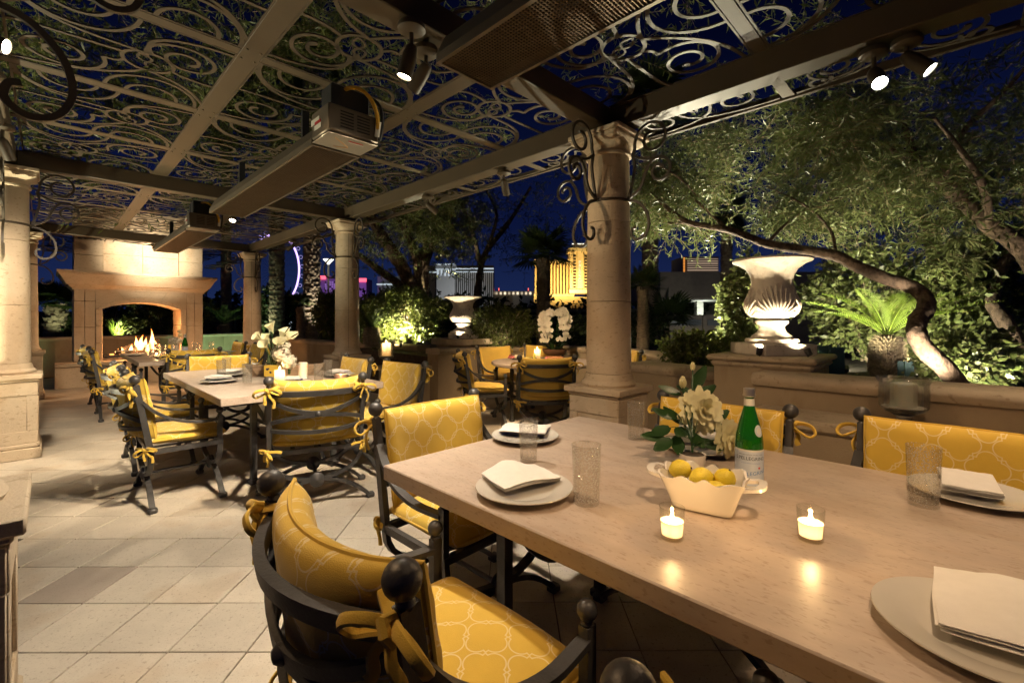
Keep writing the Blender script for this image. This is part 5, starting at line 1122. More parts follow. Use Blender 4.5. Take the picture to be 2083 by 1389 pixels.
# ================================================================== FOLIAGE
def leaf_quads(P, D, L, Wd, g, fold=0.25):
    n = len(P); a = norm(np.cross(D, norm(g.normal(size=(n, 3))))); b_ = np.cross(D, a); L = np.broadcast_to(np.asarray(L), (n,))[:, None]; Wd = np.broadcast_to(np.asarray(Wd), (n,))[:, None]
    V = np.empty((n, 4, 3)); mid = P+D*L*0.45; V[:, 0] = P; V[:, 1] = mid+a*Wd+b_*Wd*fold; V[:, 2] = P+D*L-b_*L*0.12; V[:, 3] = mid-a*Wd+b_*Wd*fold
    return V.reshape(-1, 3), np.arange(4*n).reshape(n, 4)
def twig_cloud(P0, D, Ln, m, L, Wd, droop, g, spread=0.75, tw=0.0022):
    """drooping twigs set with narrow leaves -> (leafV, leafQ, twigV, twigQ)"""
    n = len(P0); Ln = np.broadcast_to(np.asarray(Ln), (n,)); t = (np.arange(m)+0.5)/m
    tt = t[None, :]*Ln[:, None]; pos = P0[:, None]+D[:, None]*tt[..., None]; pos[..., 2] -= droop*tt**2
    tan = norm(D[:, None]+np.stack([np.zeros_like(tt), np.zeros_like(tt), -2*droop*tt], -1)); dirs = norm(tan*0.75+g.normal(size=(n, m, 3))*spread+np.array([0, 0, -0.25]))
    LV, LQ = leaf_quads(pos.reshape(-1, 3), dirs.reshape(-1, 3), L*g.uniform(0.6, 1.15, n*m), Wd*g.uniform(0.7, 1.1, n*m), g)
    k = 4; ts = np.linspace(0, 1, k)[None, :]*Ln[:, None]; c = P0[:, None]+D[:, None]*ts[..., None]; c[..., 2] -= droop*ts**2
    a = norm(np.cross(D, np.array([0.3, 0.2, 1.0]))); b_ = np.cross(D, a); V = np.empty((n, k, 3, 3)); rad = (tw*np.linspace(1, 0.4, k))[None, :, None]
    for j in range(3): an = 2*PI*j/3; V[:, :, j] = c+(a[:, None]*math.cos(an)+b_[:, None]*math.sin(an))*rad
    q = []
    for i in range(k-1):
        for j in range(3): q.append([i*3+j, i*3+(j+1) % 3, (i+1)*3+(j+1) % 3, (i+1)*3+j])
    q = np.array(q); Q = (np.arange(n)[:, None, None]*k*3+q[None]).reshape(-1, 4)
    return LV, LQ, V.reshape(-1, 3), Q
def cat(parts):
    V = []; Q = []; o = 0
    for v, q in parts: V.append(v); Q.append(q+o); o += len(v)
    return np.concatenate(V), np.concatenate(Q)
def region(polys, n, g, clump=26, sig=0.16):
    """polys: list of (x0,x1,y0,y1,Y0,Y1,weight) boxes along sight lines, clumped"""
    w = np.array([p[6] for p in polys], float); w /= w.sum(); out = []
    for p, k in zip(polys, (w*n).astype(int)):
        nc = max(3, k//clump); cx_ = g.uniform(p[0], p[1], nc); c_y = g.uniform(p[2], p[3], nc); cY = g.uniform(p[4], p[5], nc)
        C = np.stack([(cx_-1041.5)/F_*cY, cY, CH-(c_y-651)/F_*cY], -1); i = g.integers(0, nc, k); out.append(C[i]+g.normal(size=(k, 3))*sig)
    return np.concatenate(out)
def uvregion(boxes, n, g, clump=30, sig=0.25):
    w = np.array([b_[6] for b_ in boxes], float); w /= w.sum(); out = []
    for b_, k in zip(boxes, (w*n).astype(int)):
        nc = max(3, k//clump); C = np.array([list(W(g.uniform(b_[0], b_[1]), g.uniform(b_[2], b_[3]), g.uniform(b_[4], b_[5]))) for _ in range(nc)]); i = g.integers(0, nc, k); out.append(C[i]+g.normal(size=(k, 3))*sig*np.array([1, 1, 0.7]))
    return np.concatenate(out)
def limb(par, pts, r0, r1, name='branch', n=9, mat_=None, wob=0.0, sub=6):
    P = smooth_path(pts, sub); m = MB(); g = random.Random(int(abs(P[0].x*1000)))
    rr = [(r0+(r1-r0)*i/(len(P)-1))*g.uniform(0.9, 1.12) for i in range(len(P))]
    if wob: P = [p+Vector((g.uniform(-wob, wob), g.uniform(-wob, wob), g.uniform(-wob, wob)*0.5)) for p in P]
    m.tube(P, rr, n); return obj(name, m, mat_ or bark, par, ang=70)
def foliage(par, P, g, m, L, Wd, Ln, droop, mat_, roots=None, bias=(0, 0, 0), name='crown', tw_m=None, spread=0.75, tw=0.0022):
    D = norm(g.normal(size=P.shape)*np.array([1, 1, 0.6])+np.array(bias)); a, b_, c, d = twig_cloud(P, D, Ln*g.uniform(0.6, 1.2, len(P)), m, L, Wd, droop, g, spread, tw)
    a = a-np.array(par.location); c = c-np.array(par.location)
    np_mesh(name, a, b_, mat_, par)['kind'] = 'stuff'; np_mesh('twig', c, d, tw_m or twig_m, par)['kind'] = 'stuff'
def rel(par, pts): return [Vector(p)-par.location for p in pts]
g = np.random.default_rng(5)
# arching willow-leaved tree behind the main table
ta = thing('willow_tree', 'tree with a twisting trunk arching over the large urn', 'tree', PX(1968, 800, 3.05), 0, 'willow leaved trees round the terrace')
trunk = [(1972, 815, 3.05), (1925, 752, 3.10), (1884, 712, 3.15), (1865, 680, 3.20), (1868, 650, 3.26), (1884, 628, 3.30), (1880, 602, 3.36), (1850, 582, 3.42), (1800, 566, 3.48), (1750, 545, 3.56), (1700, 521, 3.66), (1650, 511, 3.76), (1600, 503, 3.86), (1560, 496, 3.92), (1520, 481, 4.0), (1480, 467, 4.08), (1400, 452, 4.24), (1360, 425, 4.32), (1322, 392, 4.40)]
P = smooth_path(rel(ta, [PX(*q) for q in trunk]), 7); gg = random.Random(4); rb = np.interp(np.linspace(0, 1, len(P)), [0, 0.25, 0.45, 0.7, 0.85, 1], [0.062, 0.056, 0.046, 0.036, 0.028, 0.014])
m = MB(); nn = 14; m.tube(P, list(rb), nn)
for i in range(len(m.v)): v = Vector(m.v[i]); k = 1; m.v[i] = tuple(v+Vector((gg.uniform(-1, 1), gg.uniform(-1, 1), gg.uniform(-1, 1)))*0.004)
obj('trunk', m, bark, ta, ang=80)
for pts, r0, r1 in (([(1480, 467, 4.08), (1440, 430, 4.2), (1405, 395, 4.35), (1375, 340, 4.5)], 0.018, 0.008), ([(1560, 496, 3.92), (1600, 455, 4.0), (1650, 420, 4.1), (1720, 400, 4.2)], 0.016, 0.006), ([(1400, 452, 4.24), (1350, 452, 4.5), (1310, 430, 4.7)], 0.014, 0.006), ([(1700, 521, 3.66), (1690, 470, 3.8), (1640, 420, 3.9), (1560, 380, 4.0)], 0.014, 0.006), ([(1420, 400, 4.3), (1385, 365, 4.2), (1340, 335, 4.1)], 0.014, 0.005)):
    limb(ta, rel(ta, [PX(*q) for q in pts]), r0, r1)
P = region([(1300, 1480, 270, 440, 4.2, 5.3, 1.1), (1440, 1760, 210, 470, 4.0, 5.3, 1.9), (1600, 1860, 380, 480, 4.1, 4.9, .45), (1295, 1450, 330, 500, 4.35, 5.0, .8)], 1550, g, 20, 0.095)
foliage(ta, P, g, 14, 0.092, 0.0072, 0.30, 0.9, leaf_w)
# second tree, leaning in from the right edge
tb = thing('willow_tree', 'tree leaning in from the right edge with forked dark limbs', 'tree', PX(2190, 800, 3.5), 0, 'willow leaved trees round the terrace')
for pts, r0, r1, nm in (([(2190, 800, 3.5), (2160, 640, 3.5), (2083, 512, 3.5), (2014, 458, 3.55), (1917, 372, 3.6), (1852, 325, 3.65)], 0.075, 0.048, 'trunk'), ([(1852, 325, 3.65), (1790, 297, 3.7), (1714, 312, 3.8), (1650, 320, 3.9)], 0.024, 0.008, 'branch'), ([(1860, 332, 3.65), (1843, 263, 3.7), (1804, 238, 3.8), (1714, 233, 3.9)], 0.028, 0.009, 'branch'), ([(2014, 458, 3.55), (2000, 380, 3.3), (1950, 300, 3.2), (1900, 240, 3.1)], 0.03, 0.01, 'branch'), ([(1917, 372, 3.6), (1960, 270, 3.4), (2040, 190, 3.2), (2100, 120, 3.0)], 0.026, 0.01, 'branch')):
    limb(tb, rel(tb, [PX(*q) for q in pts]), r0, r1, nm)
P = region([(1700, 2150, 150, 380, 3.0, 4.6, 2.0), (1880, 2150, 370, 500, 3.3, 4.6, .8), (1620, 1900, 210, 400, 3.5, 4.6, 1.0)], 1150, g, 22, 0.10)
foliage(tb, P, g, 14, 0.092, 0.0075, 0.30, 0.7, leaf_w)
P = uvregion([(-3.2, 0.5, -3.6, 0.9, 3.25, 4.4, 1.0), (0.0, 4.2, -4.2, 0.8, 3.3, 4.8, 1.25)], 2300, g, 26, 0.26)
foliage(tb, P, g, 15, 0.085, 0.0070, 0.34, 0.5, leaf_o)
# dark tree behind those two
tc = thing('dark_tree', 'dark shadowed tree behind the arching trunk', 'tree', PX(1915, 720, 6.0))
limb(tc, rel(tc, [PX(*q) for q in ((1915, 720, 6.0), (1905, 560, 6.0), (1888, 470, 6.0), (1850, 425, 6.1), (1750, 405, 6.2))]), 0.10, 0.05, 'trunk'); limb(tc, rel(tc, [PX(*q) for q in ((1892, 490, 6.0), (1930, 420, 6.0), (1980, 330, 6.0))]), 0.06, 0.02)
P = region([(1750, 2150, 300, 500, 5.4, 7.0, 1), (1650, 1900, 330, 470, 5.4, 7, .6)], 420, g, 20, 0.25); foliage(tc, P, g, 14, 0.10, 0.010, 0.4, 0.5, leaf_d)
td_ = thing('dark_tree', 'leaning dark trunk at the right edge behind the wall', 'tree', PX(2072, 790, 3.9))
limb(td_, rel(td_, [PX(*q) for q in ((2072, 800, 3.9), (2078, 730, 3.95), (2066, 690, 4.0), (2038, 645, 4.1), (2020, 610, 4.2), (2040, 540, 4.3), (2090, 470, 4.3))]), 0.07, 0.045, 'trunk')
# multi-stemmed tree beyond the middle column
te = thing('willow_tree', 'multi stemmed tree rising from the lit shrub beyond the lily table', 'tree', PX(850, 680, 9.3), 0, 'willow leaved trees round the terrace')
for pts, r0, r1, nm in (([(850, 690, 9.3), (838, 610, 9.3), (826, 560, 9.2), (800, 515, 9.0), (770, 470, 8.8), (745, 420, 8.6)], 0.17, 0.09, 'trunk'), ([(866, 690, 9.4), (858, 600, 9.4), (862, 530, 9.5), (880, 485, 9.5), (902, 440, 9.5), (915, 380, 9.4)], 0.17, 0.09, 'trunk'), ([(836, 600, 9.3), (800, 570, 9.1), (765, 545, 9.0), (725, 515, 8.8)], 0.10, 0.05, 'trunk'), ([(855, 590, 9.4), (845, 520, 9.3), (825, 470, 9.2), (800, 420, 9.0)], 0.11, 0.05, 'trunk'), ([(870, 500, 9.5), (850, 450, 9.3), (855, 390, 9.0)], 0.07, 0.03, 'branch'), ([(770, 470, 8.8), (740, 440, 8.5), (690, 400, 8.2)], 0.06, 0.02, 'branch')):
    limb(te, rel(te, [PX(*q) for q in pts]), r0, r1, nm, 10)
P = region([(690, 960, 360, 480, 7.9, 10.4, 1.0), (740, 930, 440, 530, 8.2, 9.8, .35)], 1100, g, 22, 0.24); foliage(te, P, g, 14, 0.115, 0.012, 0.45, 0.6, leaf_w)
P = uvregion([(3.8, 6.8, -4.2, 1.5, 3.25, 4.8, 1.25), (6.3, 9.6, -4.5, 1.2, 3.25, 4.9, 1.0)], 2100, g, 26, 0.3); foliage(te, P, g, 13, 0.115, 0.0105, 0.42, 0.5, leaf_o)
tf = thing('willow_tree', 'slim airy tree behind the smaller urn and fan palm', 'tree', PX(960, 680, 9.9), 0, 'willow leaved trees round the terrace')
for pts, r0, r1, nm in (([(962, 690, 9.9), (972, 590, 9.9), (985, 520, 9.9), (1022, 470, 9.9), (1050, 430, 9.9), (1080, 380, 9.8)], 0.09, 0.03, 'trunk'), ([(978, 550, 9.9), (966, 490, 9.8), (945, 430, 9.6), (925, 380, 9.4)], 0.06, 0.025, 'branch'), ([(985, 520, 9.9), (1010, 440, 9.7), (985, 380, 9.5)], 0.05, 0.02, 'branch')):
    limb(tf, rel(tf, [PX(*q) for q in pts]), r0, r1, nm)
P = region([(940, 1200, 380, 520, 8.8, 10.6, 1.0), (900, 1080, 330, 450, 8, 10, .5)], 300, g, 14, 0.28); foliage(tf, P, g, 12, 0.10, 0.009, 0.5, 0.7, leaf_w)

# shrubs ------------------------------------------------------------
def shrub(label, px0, px1, py0, py1, Y, n, mat_, L=0.06, Wd=0.018, depth=0.6, seed=0, branch=branch_l, cat_='shrub', stems=9, grp=None, mm=6, name='shrub', fl=None):
    g = np.random.default_rng(seed+50); b_ = PX((px0+px1)/2, py1, Y); t = thing(name, label, cat_, b_, 0, grp); hw = (px1-px0)/2/F_*Y; h = (py1-py0)/F_*Y
    d = norm(g.normal(size=(n, 3))); rad = g.uniform(0.25, 1.0, (n, 1))**0.55; lump = 1+0.22*np.sin(d[:, :1]*5+seed)*np.cos(d[:, 2:]*6+seed*2)
    P = d*rad*lump*np.array([hw, hw*depth, h*0.5])+np.array([0, 0, h*0.52]); P[:, 2] = np.maximum(P[:, 2], 0.02)
    D = norm(d+g.normal(size=(n, 3))*0.6+np.array([0, 0, 0.25])); a, q, c, e_ = twig_cloud(P, D, 0.10+0.5*L, mm, L, Wd, 0.2, g, 0.8, 0.0018)
    np_mesh('foliage', a, q, mat_, t)['kind'] = 'stuff'; np_mesh('twig', c, e_, branch, t)['kind'] = 'stuff'
    rg = random.Random(seed)
    for k in range(stems):
        an = rg.uniform(0, 2*PI); r_ = rg.uniform(0.2, 0.8); e2 = Vector((math.cos(an)*hw*r_, math.sin(an)*hw*depth*r_, h*rg.uniform(0.5, 0.95))); s_ = Vector((rg.uniform(-.15, .15)*hw, rg.uniform(-.1, .1), -0.05))
        mid = s_.lerp(e2, 0.5)+Vector((rg.uniform(-.15, .15)*hw, rg.uniform(-.1, .1)*hw, rg.uniform(-.05, .1)*h)); limb(t, [s_, mid, e2], 0.011+0.006*hw, 0.004, 'stem', 6, branch)
    if fl:
        m = MB()
        for k in range(fl): p = P[rg.randrange(n)]; q = Vector((p[0]*1.05, p[1]*1.05-0.02, p[2]+0.03)); m.sphere(q, 0.012, 5, 3, (1, 1, 0.6))
        obj('blossom', m, petal_w, t)['kind'] = 'stuff'
    return t
shrub('big brightly lit shrub at the foot of the multi stemmed tree', 715, 910, 592, 695, 8.6, 2300, leaf_s, 0.075, 0.021, 0.55, 1, stems=16)
shrub('clipped hedge shrub between the palm trunk and middle column', 640, 712, 592, 692, 11.3, 900, leaf_s, 0.08, 0.025, 0.6, 2)
shrub('dim olive shrub between the smaller urn and the orchid', 955, 1090, 628, 712, 7.75, 1100, leaf_s, 0.06, 0.013, 0.5, 3)
shrub('low shrub with tiny white flowers behind the short wall', 1355, 1492, 688, 745, 4.7, 700, leaf_s, 0.05, 0.014, 0.5, 4, fl=26)
shrub('tall round leaved shrub beside the large urn', 1480, 1570, 545, 735, 4.75, 900, leaf_b, 0.060, 0.022, 0.8, 5)
shrub('round leaved shrub behind the cycad fronds', 1640, 1900, 505, 740, 5.2, 1500, leaf_b, 0.065, 0.022, 0.5, 6, stems=22)
shrub('tall round leaved shrub with pale stems right of the arching trunk', 1880, 2060, 498, 760, 4.5, 1700, leaf_b, 0.068, 0.024, 0.55, 7, stems=22)
shrub('low round leaved shrub right behind the straight wall', 1890, 2070, 690, 795, 3.55, 620, leaf_b, 0.062, 0.022, 0.5, 8, stems=12)
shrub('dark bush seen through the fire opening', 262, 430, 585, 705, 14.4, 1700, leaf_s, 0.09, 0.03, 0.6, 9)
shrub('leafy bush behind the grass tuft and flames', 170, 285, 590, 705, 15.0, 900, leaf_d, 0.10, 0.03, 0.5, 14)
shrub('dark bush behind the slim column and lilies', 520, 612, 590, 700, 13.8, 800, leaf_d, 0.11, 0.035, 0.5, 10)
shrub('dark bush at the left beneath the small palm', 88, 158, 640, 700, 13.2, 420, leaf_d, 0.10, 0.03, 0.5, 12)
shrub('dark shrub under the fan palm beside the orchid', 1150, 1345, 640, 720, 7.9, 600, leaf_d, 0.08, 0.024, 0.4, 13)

# hedge and tree line along the far edge of the terrace
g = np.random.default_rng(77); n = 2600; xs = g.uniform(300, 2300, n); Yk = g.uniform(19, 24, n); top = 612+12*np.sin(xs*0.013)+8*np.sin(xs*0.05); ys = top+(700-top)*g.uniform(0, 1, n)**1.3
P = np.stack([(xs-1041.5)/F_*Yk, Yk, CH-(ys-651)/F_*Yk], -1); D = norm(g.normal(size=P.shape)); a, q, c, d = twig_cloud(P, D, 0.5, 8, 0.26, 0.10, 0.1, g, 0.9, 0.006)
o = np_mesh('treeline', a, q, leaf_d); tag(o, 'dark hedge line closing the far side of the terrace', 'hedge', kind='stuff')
m = MB(); m.box((0, 25.5, 0.75), (60, 1.0, 2.0)); o = obj('boundary_wall', m, M('dark_wall', (0.04, 0.038, 0.035), 0.9), None); tag(o, 'dark boundary wall behind the far hedge line', 'wall')

# palms and cycads ------------------------------------------------------------
def feather(m, P, L0, w_, n_, ang=R(55), up=Vector((0, 0, 1))):
    """leaflets along a frond path P"""
    k = len(P); 
    for i in range(n_):
        t = (i+0.5)/n_; f = t*(k-1); j = min(k-2, int(f)); p = P[j].lerp(P[j+1], f-j); tg = (P[j+1]-P[j]).normalized(); sd = tg.cross(up).normalized(); nn = sd.cross(tg).normalized()
        if t < 0.12: continue
        Lk = L0*(math.sin(PI*min(1, 0.12+t*0.86))**0.7)
        for s_ in (-1, 1):
            d = (tg*math.cos(ang)+sd*(s_*math.sin(ang))+nn*0.28).normalized(); q = p+d*Lk
            m.add([p-tg*w_*0.5, p+d*Lk*0.5-tg*w_*0.6, q, p+d*Lk*0.5+tg*w_*0.6+nn*0.001], [(0, 1, 2, 3)])
def cycad(label, base, h, r, fl_, nfr, mat_=None, seed=0, spiny=True):
    t = thing('cycad', label, 'cycad', base, 0, None); rg = random.Random(seed); m = MB()
    m.lathe([(r*0.92, -0.05), (r*1.02, h*0.3), (r*1.05, h*0.55), (r*0.85, h*0.9), (r*0.3, h*1.02), (0.0001, h*1.03)], 24)
    obj('trunk', m, bark_p, t)
    m = MB(); rows_ = int(h/0.017)
    for i in range(rows_):
        z = h*i/rows_; rr = np.interp(z/h, [0, .3, .55, .9, 1], [r*.95, r*1.02, r*1.05, r*.85, r*.4])
        for k in range(20):
            a = 2*PI*(k+0.5*(i % 2)+rg.uniform(-.25, .25))/20; d = Vector((math.cos(a), math.sin(a), rg.uniform(0.2, 0.8))).normalized(); p = Vector((rr*math.cos(a)*0.98, rr*math.sin(a)*0.98, z)); s_ = d.cross(Vector((0, 0, 1))).normalized()*0.009; u_ = Vector((0, 0, 0.009)); q = p+d*rg.uniform(0.022, 0.04)
            m.add([p-s_-u_, p+s_-u_, p+s_+u_, p-s_+u_, q-s_*.3-u_*.3, q+s_*.3-u_*.3, q+s_*.3+u_*.3, q-s_*.3+u_*.3], [(0, 1, 5, 4), (1, 2, 6, 5), (2, 3, 7, 6), (3, 0, 4, 7), (4, 5, 6, 7)])
    o = obj('leaf_scale', m, bark_p, t, False); o['kind'] = 'stuff'
    for k in range(nfr):
        a = 2*PI*k/nfr+rg.uniform(-.15, .15); el = (0.62, 1.12, 0.85)[k % 3]+rg.uniform(-.08, .08); L = fl_*rg.uniform(0.8, 1.1); d = Vector((math.cos(a), math.sin(a), 0)); P = []
        for i in range(12): q = i/11; P.append(Vector((0, 0, h*0.97))+d*(L*(q*math.cos(el)+0.27*q*q))+Vector((0, 0, L*(math.sin(el)*q-0.27*q*q))))
        m = MB(); m.tube(P, [0.006*(1-0.8*i/11) for i in range(12)], 5); feather(m, P, fl_*0.165, 0.0058*fl_/0.7, 44, R(58)); obj('frond', m, mat_ or leaf_c, t, False)
    return t
cycad('brightly lit sago cycad behind the straight wall', PX(1805, 775, 4.0), 0.40, 0.115, 0.74, 12, seed=8)
cycad('dark little cycad in front of the bright shrub', PX(756, 700, 8.0), 0.30, 0.13, 0.62, 15, leaf_p, 3)
cycad('bushy green cycad between the fireplace and slim column', PX(455, 676, 14.0), 0.25, 0.15, 1.0, 15, leaf_p, 4)
def fan_leaf(m, c, d, Rr, up, blades=22, arc=R(250)):
    d = d.normalized(); s_ = d.cross(up).normalized(); nn = s_.cross(d).normalized()
    for i in range(blades):
        a = -arc/2+arc*i/(blades-1); dd = (d*math.cos(a)+s_*math.sin(a)+nn*0.10*math.cos(2*a)).normalized(); sd = dd.cross(nn).normalized(); L = Rr*(1-0.25*(abs(a)/(arc/2))**2); w_ = 0.028*Rr/0.5
        e_ = c+dd*L+Vector((0, 0, -0.12*L)); m.add([c, c+dd*L*0.6+sd*w_, e_, c+dd*L*0.6-sd*w_], [(0, 1, 2, 3)])
def fan_palm(label, base, h, r, crown, nl, mat_=None, seed=0, low=-0.5, lean=(0, 0), skirt=True):
    t = thing('fan_palm', label, 'palm', base, 0, 'palms of the garden'); rg = random.Random(seed); m = MB(); n = max(10, int(h/0.07)); P = []; rr = []
    for i in range(n+1): q = i/n; P.append((lean[0]*q*q, lean[1]*q*q, h*q-0.05)); rr.append(r*(1.15-0.25*q)*(1.05 if i % 2 else 0.93))
    m.tube(P, rr, 14); obj('trunk', m, bark_p, t, ang=20)
    top = Vector((lean[0], lean[1], h)); m = MB()
    for i in range(int(h/0.06)):
        z = h*i/(h/0.06)
        for k in range(9):
            a = rg.uniform(0, 2*PI); q = z/h; c = Vector((lean[0]*q*q, lean[1]*q*q, z)); d = Vector((math.cos(a), math.sin(a), 0)); s_ = Vector((-d.y, d.x, 0))*r*0.22; p = c+d*r*0.95
            m.add([p-s_, p+s_, p+d*r*0.28+Vector((0, 0, 0.09))+s_*0.5, p+d*r*0.28+Vector((0, 0, 0.09))-s_*0.5], [(0, 1, 2, 3)])
    o = obj('leaf_base', m, bark_p, t, False); o['kind'] = 'stuff'
    for k in range(nl):
        a = k*2.4+rg.uniform(-.3, .3); el = low+(1.35-low)*((k+0.5)/nl); L = crown*rg.uniform(0.40, 0.55); d = Vector((math.cos(a)*math.cos(el), math.sin(a)*math.cos(el), math.sin(el))); c = top+d*L; m = MB()
        m.tube([top, top+d*L*0.6+Vector((0, 0, 0.02)), c], 0.010*crown, 5); fan_leaf(m, c, d+Vector((0, 0, -0.15)), crown*0.58, Vector((0, 0, 1)) if abs(el) < 1.1 else Vector((1, 0, 0))); obj('fan_leaf', m, mat_ or leaf_p, t, False)
    return t
fan_palm('fan palm with shaggy trunk in front of the gold tower', PX(1105, 712, 8.9), 1.85, 0.125, 0.72, 26, seed=1, low=-0.3)
fan_palm('short fan palm just right of the tall column', PX(1308, 722, 7.0), 1.05, 0.085, 0.40, 15, seed=2, low=-0.1)
fan_palm('low dark fan palm behind the short palm', PX(1355, 725, 8.2), 0.55, 0.06, 0.75, 14, leaf_d, 3, low=0.1)
fan_palm('tall dark palm trunk rising behind the short fan palm', PX(1322, 690, 12.5), 6.5, 0.20, 1.3, 20, leaf_d, 4)
fan_palm('dark palm left of the large urn before the low building', PX(1478, 690, 10.5), 2.9, 0.12, 0.75, 24, leaf_d, 5, low=-0.9)
fan_palm('tall palm with rough brown trunk beside the wheel', PX(563, 700, 13.4), 7.5, 0.19, 1.4, 18, None, 6)
fan_palm('tall pale palm trunk right of the lit wheel', PX(634, 700, 12.6), 7.5, 0.205, 1.4, 18, None, 7)
fan_palm('tall dark palm trunk left of the slim column', PX(460, 690, 17.0), 8.0, 0.16, 1.4, 16, leaf_d, 8)
fan_palm('small lit fan palm glimpsed between the left columns', PX(113, 700, 13.0), 1.15, 0.24, 0.78, 26, None, 9, low=-0.2)
fan_palm('young spiky palm between the tall palm trunks', PX(611, 695, 12.0), 0.95, 0.10, 0.40, 15, None, 10, low=0.2)
def grass_tuft(label, base, n_, L, mat_, seed):
    rg = random.Random(seed); m = MB(); 
    for k in range(n_):
        a = rg.uniform(0, 2*PI); lean = rg.uniform(0.1, 0.9); l_ = L*rg.uniform(0.6, 1.1); d = Vector((math.cos(a)*lean, math.sin(a)*lean, 1)).normalized(); s_ = Vector((-math.sin(a), math.cos(a), 0))*0.012*L/0.4; p = Vector((rg.uniform(-.1, .1), rg.uniform(-.1, .1), 0)); q = p+d*l_*0.6; e_ = p+d*l_+Vector((math.cos(a), math.sin(a), -0.6))*l_*0.2*lean
        m.add([p-s_, p+s_, q+s_*0.8, q-s_*0.8, e_], [(0, 1, 2, 3), (3, 2, 4)])
    o = obj('grass_tuft', m, mat_, None, False); o.location = base; tag(o, label, 'plant'); return o
grass_tuft('bright spiky grass tuft lit behind the flames', PX(240, 683, 14.0), 130, 0.62, leaf_c, 1)
grass_tuft('dim spiky plant under the small palm at the left', PX(138, 683, 13.6), 70, 0.7, leaf_s, 2)
# teal metal light shields in the planter ------------------------------------------------------------
teal = M('teal_paint', (0.045, 0.105, 0.125), 0.45, 0.2, var=0.2)
def shield(label, c, w_, h, seed):
    t = thing('light_shield', label, 'light shield', c, R(-30), 'teal metal light shields in the planter'); m = MB()
    for k, (x, ww) in enumerate(((-w_*0.55, w_*0.55), (0, w_*0.40), (w_*0.42, w_*0.32))): m = MB(); m.box((x, 0.03*((-1)**k), h/2), (ww, 0.012, h*(1-0.04*k))); obj('panel', m, teal, t)
    for x in (-w_*0.25, w_*0.22): m = MB(); m.box((x, -0.02, h*0.52), (0.014, 0.03, h*1.06)); obj('rib', m, teal, t)
shield('teal metal light shield between the large urn and cycad', PX(1697, 762, 3.85), 0.13, 0.24, 1); shield('teal metal light shield right of the cycad trunk', PX(1847, 768, 3.72), 0.075, 0.13, 2)
# ================================================================== BEYOND THE TERRACE
rail_m = M('rail_green', (0.10, 0.125, 0.095), 0.55, 0.2, var=0.15)
def railing(label, p0, p1, z0, z1, nb):
    p0, p1 = Vector(p0), Vector(p1); t = thing('railing', label, 'railing', (p0.x, p0.y, 0)); d = (p1-p0); d.z = 0; L = d.length; d.normalize()
    def seg(name, a, b_, w_, mat_=rail_m): q = MB(); q.bar([a, b_], w_, w_); return obj(name, q, mat_, t)
    seg('top_rail', Vector((0, 0, z1)), d*L+Vector((0, 0, z1)), 0.07); seg('bottom_rail', Vector((0, 0, z0+0.08)), d*L+Vector((0, 0, z0+0.08)), 0.04); seg('middle_rail', Vector((0, 0, z1-0.13)), d*L+Vector((0, 0, z1-0.13)), 0.03)
    for i in range(nb+1):
        a = d*(L*i/nb); q = MB(); q.bar([a+Vector((0, 0, z0)), a+Vector((0, 0, z1-0.036))], 0.05, 0.05, (1, 0, 0)); obj('post', q, rail_m, t)
    for i in range(nb):
        c = d*(L*(i+0.5)/nb)+Vector((0, 0, (z0+z1)/2-0.02)); w_ = L/nb; h = (z1-z0-0.2); q = MB(); r = min(w_, h)*0.2
        q.bar([c+d*(r*math.cos(a))+Vector((0, 0, r*math.sin(a))) for a in np.linspace(0, 2*PI, 25)[:-1]], 0.015, 0.02, (-d.y, d.x, 0), closed=True)
        for sx_ in (-1, 1):
            for sz in (-1, 1): q.bar([c+d*(sx_*r*0.7)+Vector((0, 0, sz*r*0.7)), c+d*(sx_*w_*0.47)+Vector((0, 0, sz*h*0.45))], 0.014, 0.014)
        obj('infill', q, rail_m, t)
a = PX(930, 632, 11.6); b_ = PX(1300, 632, 11.6); railing('dark green railing behind the orchid', (a.x, 11.6, 0), (b_.x, 11.2, 0), 0.55, a.z, 6)
a = PX(408, 628, 17.0); b_ = PX(478, 628, 17.0); railing('pale ornamental railing between the fireplace and slim column', (a.x, 17, 0), (b_.x, 17, 0), 0.75, a.z, 4)
# low dark building with a lit soffit
conc = M('dark_concrete', (0.22, 0.20, 0.165), 0.85, var=0.15); pale = M('pale_soffit', (0.42, 0.40, 0.36), 0.8, var=0.06)
def bx(name, par, px0, px1, py0, py1, Y, d, mat_, dy=0.0):
    a, b_ = PX(px0, py1, Y+dy), PX(px1, py0, Y+dy); q = MB(); c = Vector(((a.x+b_.x)/2, Y+dy+d/2, (a.z+b_.z)/2))-par.location; q.box(c, (abs(b_.x-a.x), d, abs(b_.z-a.z))); return obj(name, q, mat_, par, False)
lb = thing('low_building', 'low dark flat roofed building with a pale soffit', 'building', PX(1440, 700, 16)); lb.location.z = -0.2
bx('roof_fascia', lb, 1343, 1700, 553, 606, 16, 5, conc); bx('soffit', lb, 1352, 1700, 606.2, 609, 16.1, 4.5, pale)
for px in (1418, 1560, 1640): bx('pillar', lb, px, px+13, 609.2, 700, 18, 0.3, pale)
bx('parapet', lb, 1360, 1700, 640, 760, 15.6, 0.25, conc)
for px in (1365, 1440, 1515): bx('parapet_panel', lb, px, px+62, 650, 662, 15.55, 0.05, M('bluish_panel_%d' % px, (0.14, 0.17, 0.19), 0.4, bump=0)); bx('parapet_post', lb, px+66, px+71, 642, 700, 15.5, 0.1, conc)
bx('back_wall', lb, 1345, 1720, 600, 700, 20.5, 0.3, conc)
bp = PX(1430, 607, 17.5); lamp('soffit_lamp', 'POINT', bp+Vector((0, 0, -0.5)), 30, (0.9, 1, 0.85), 0.1, parent=lb)
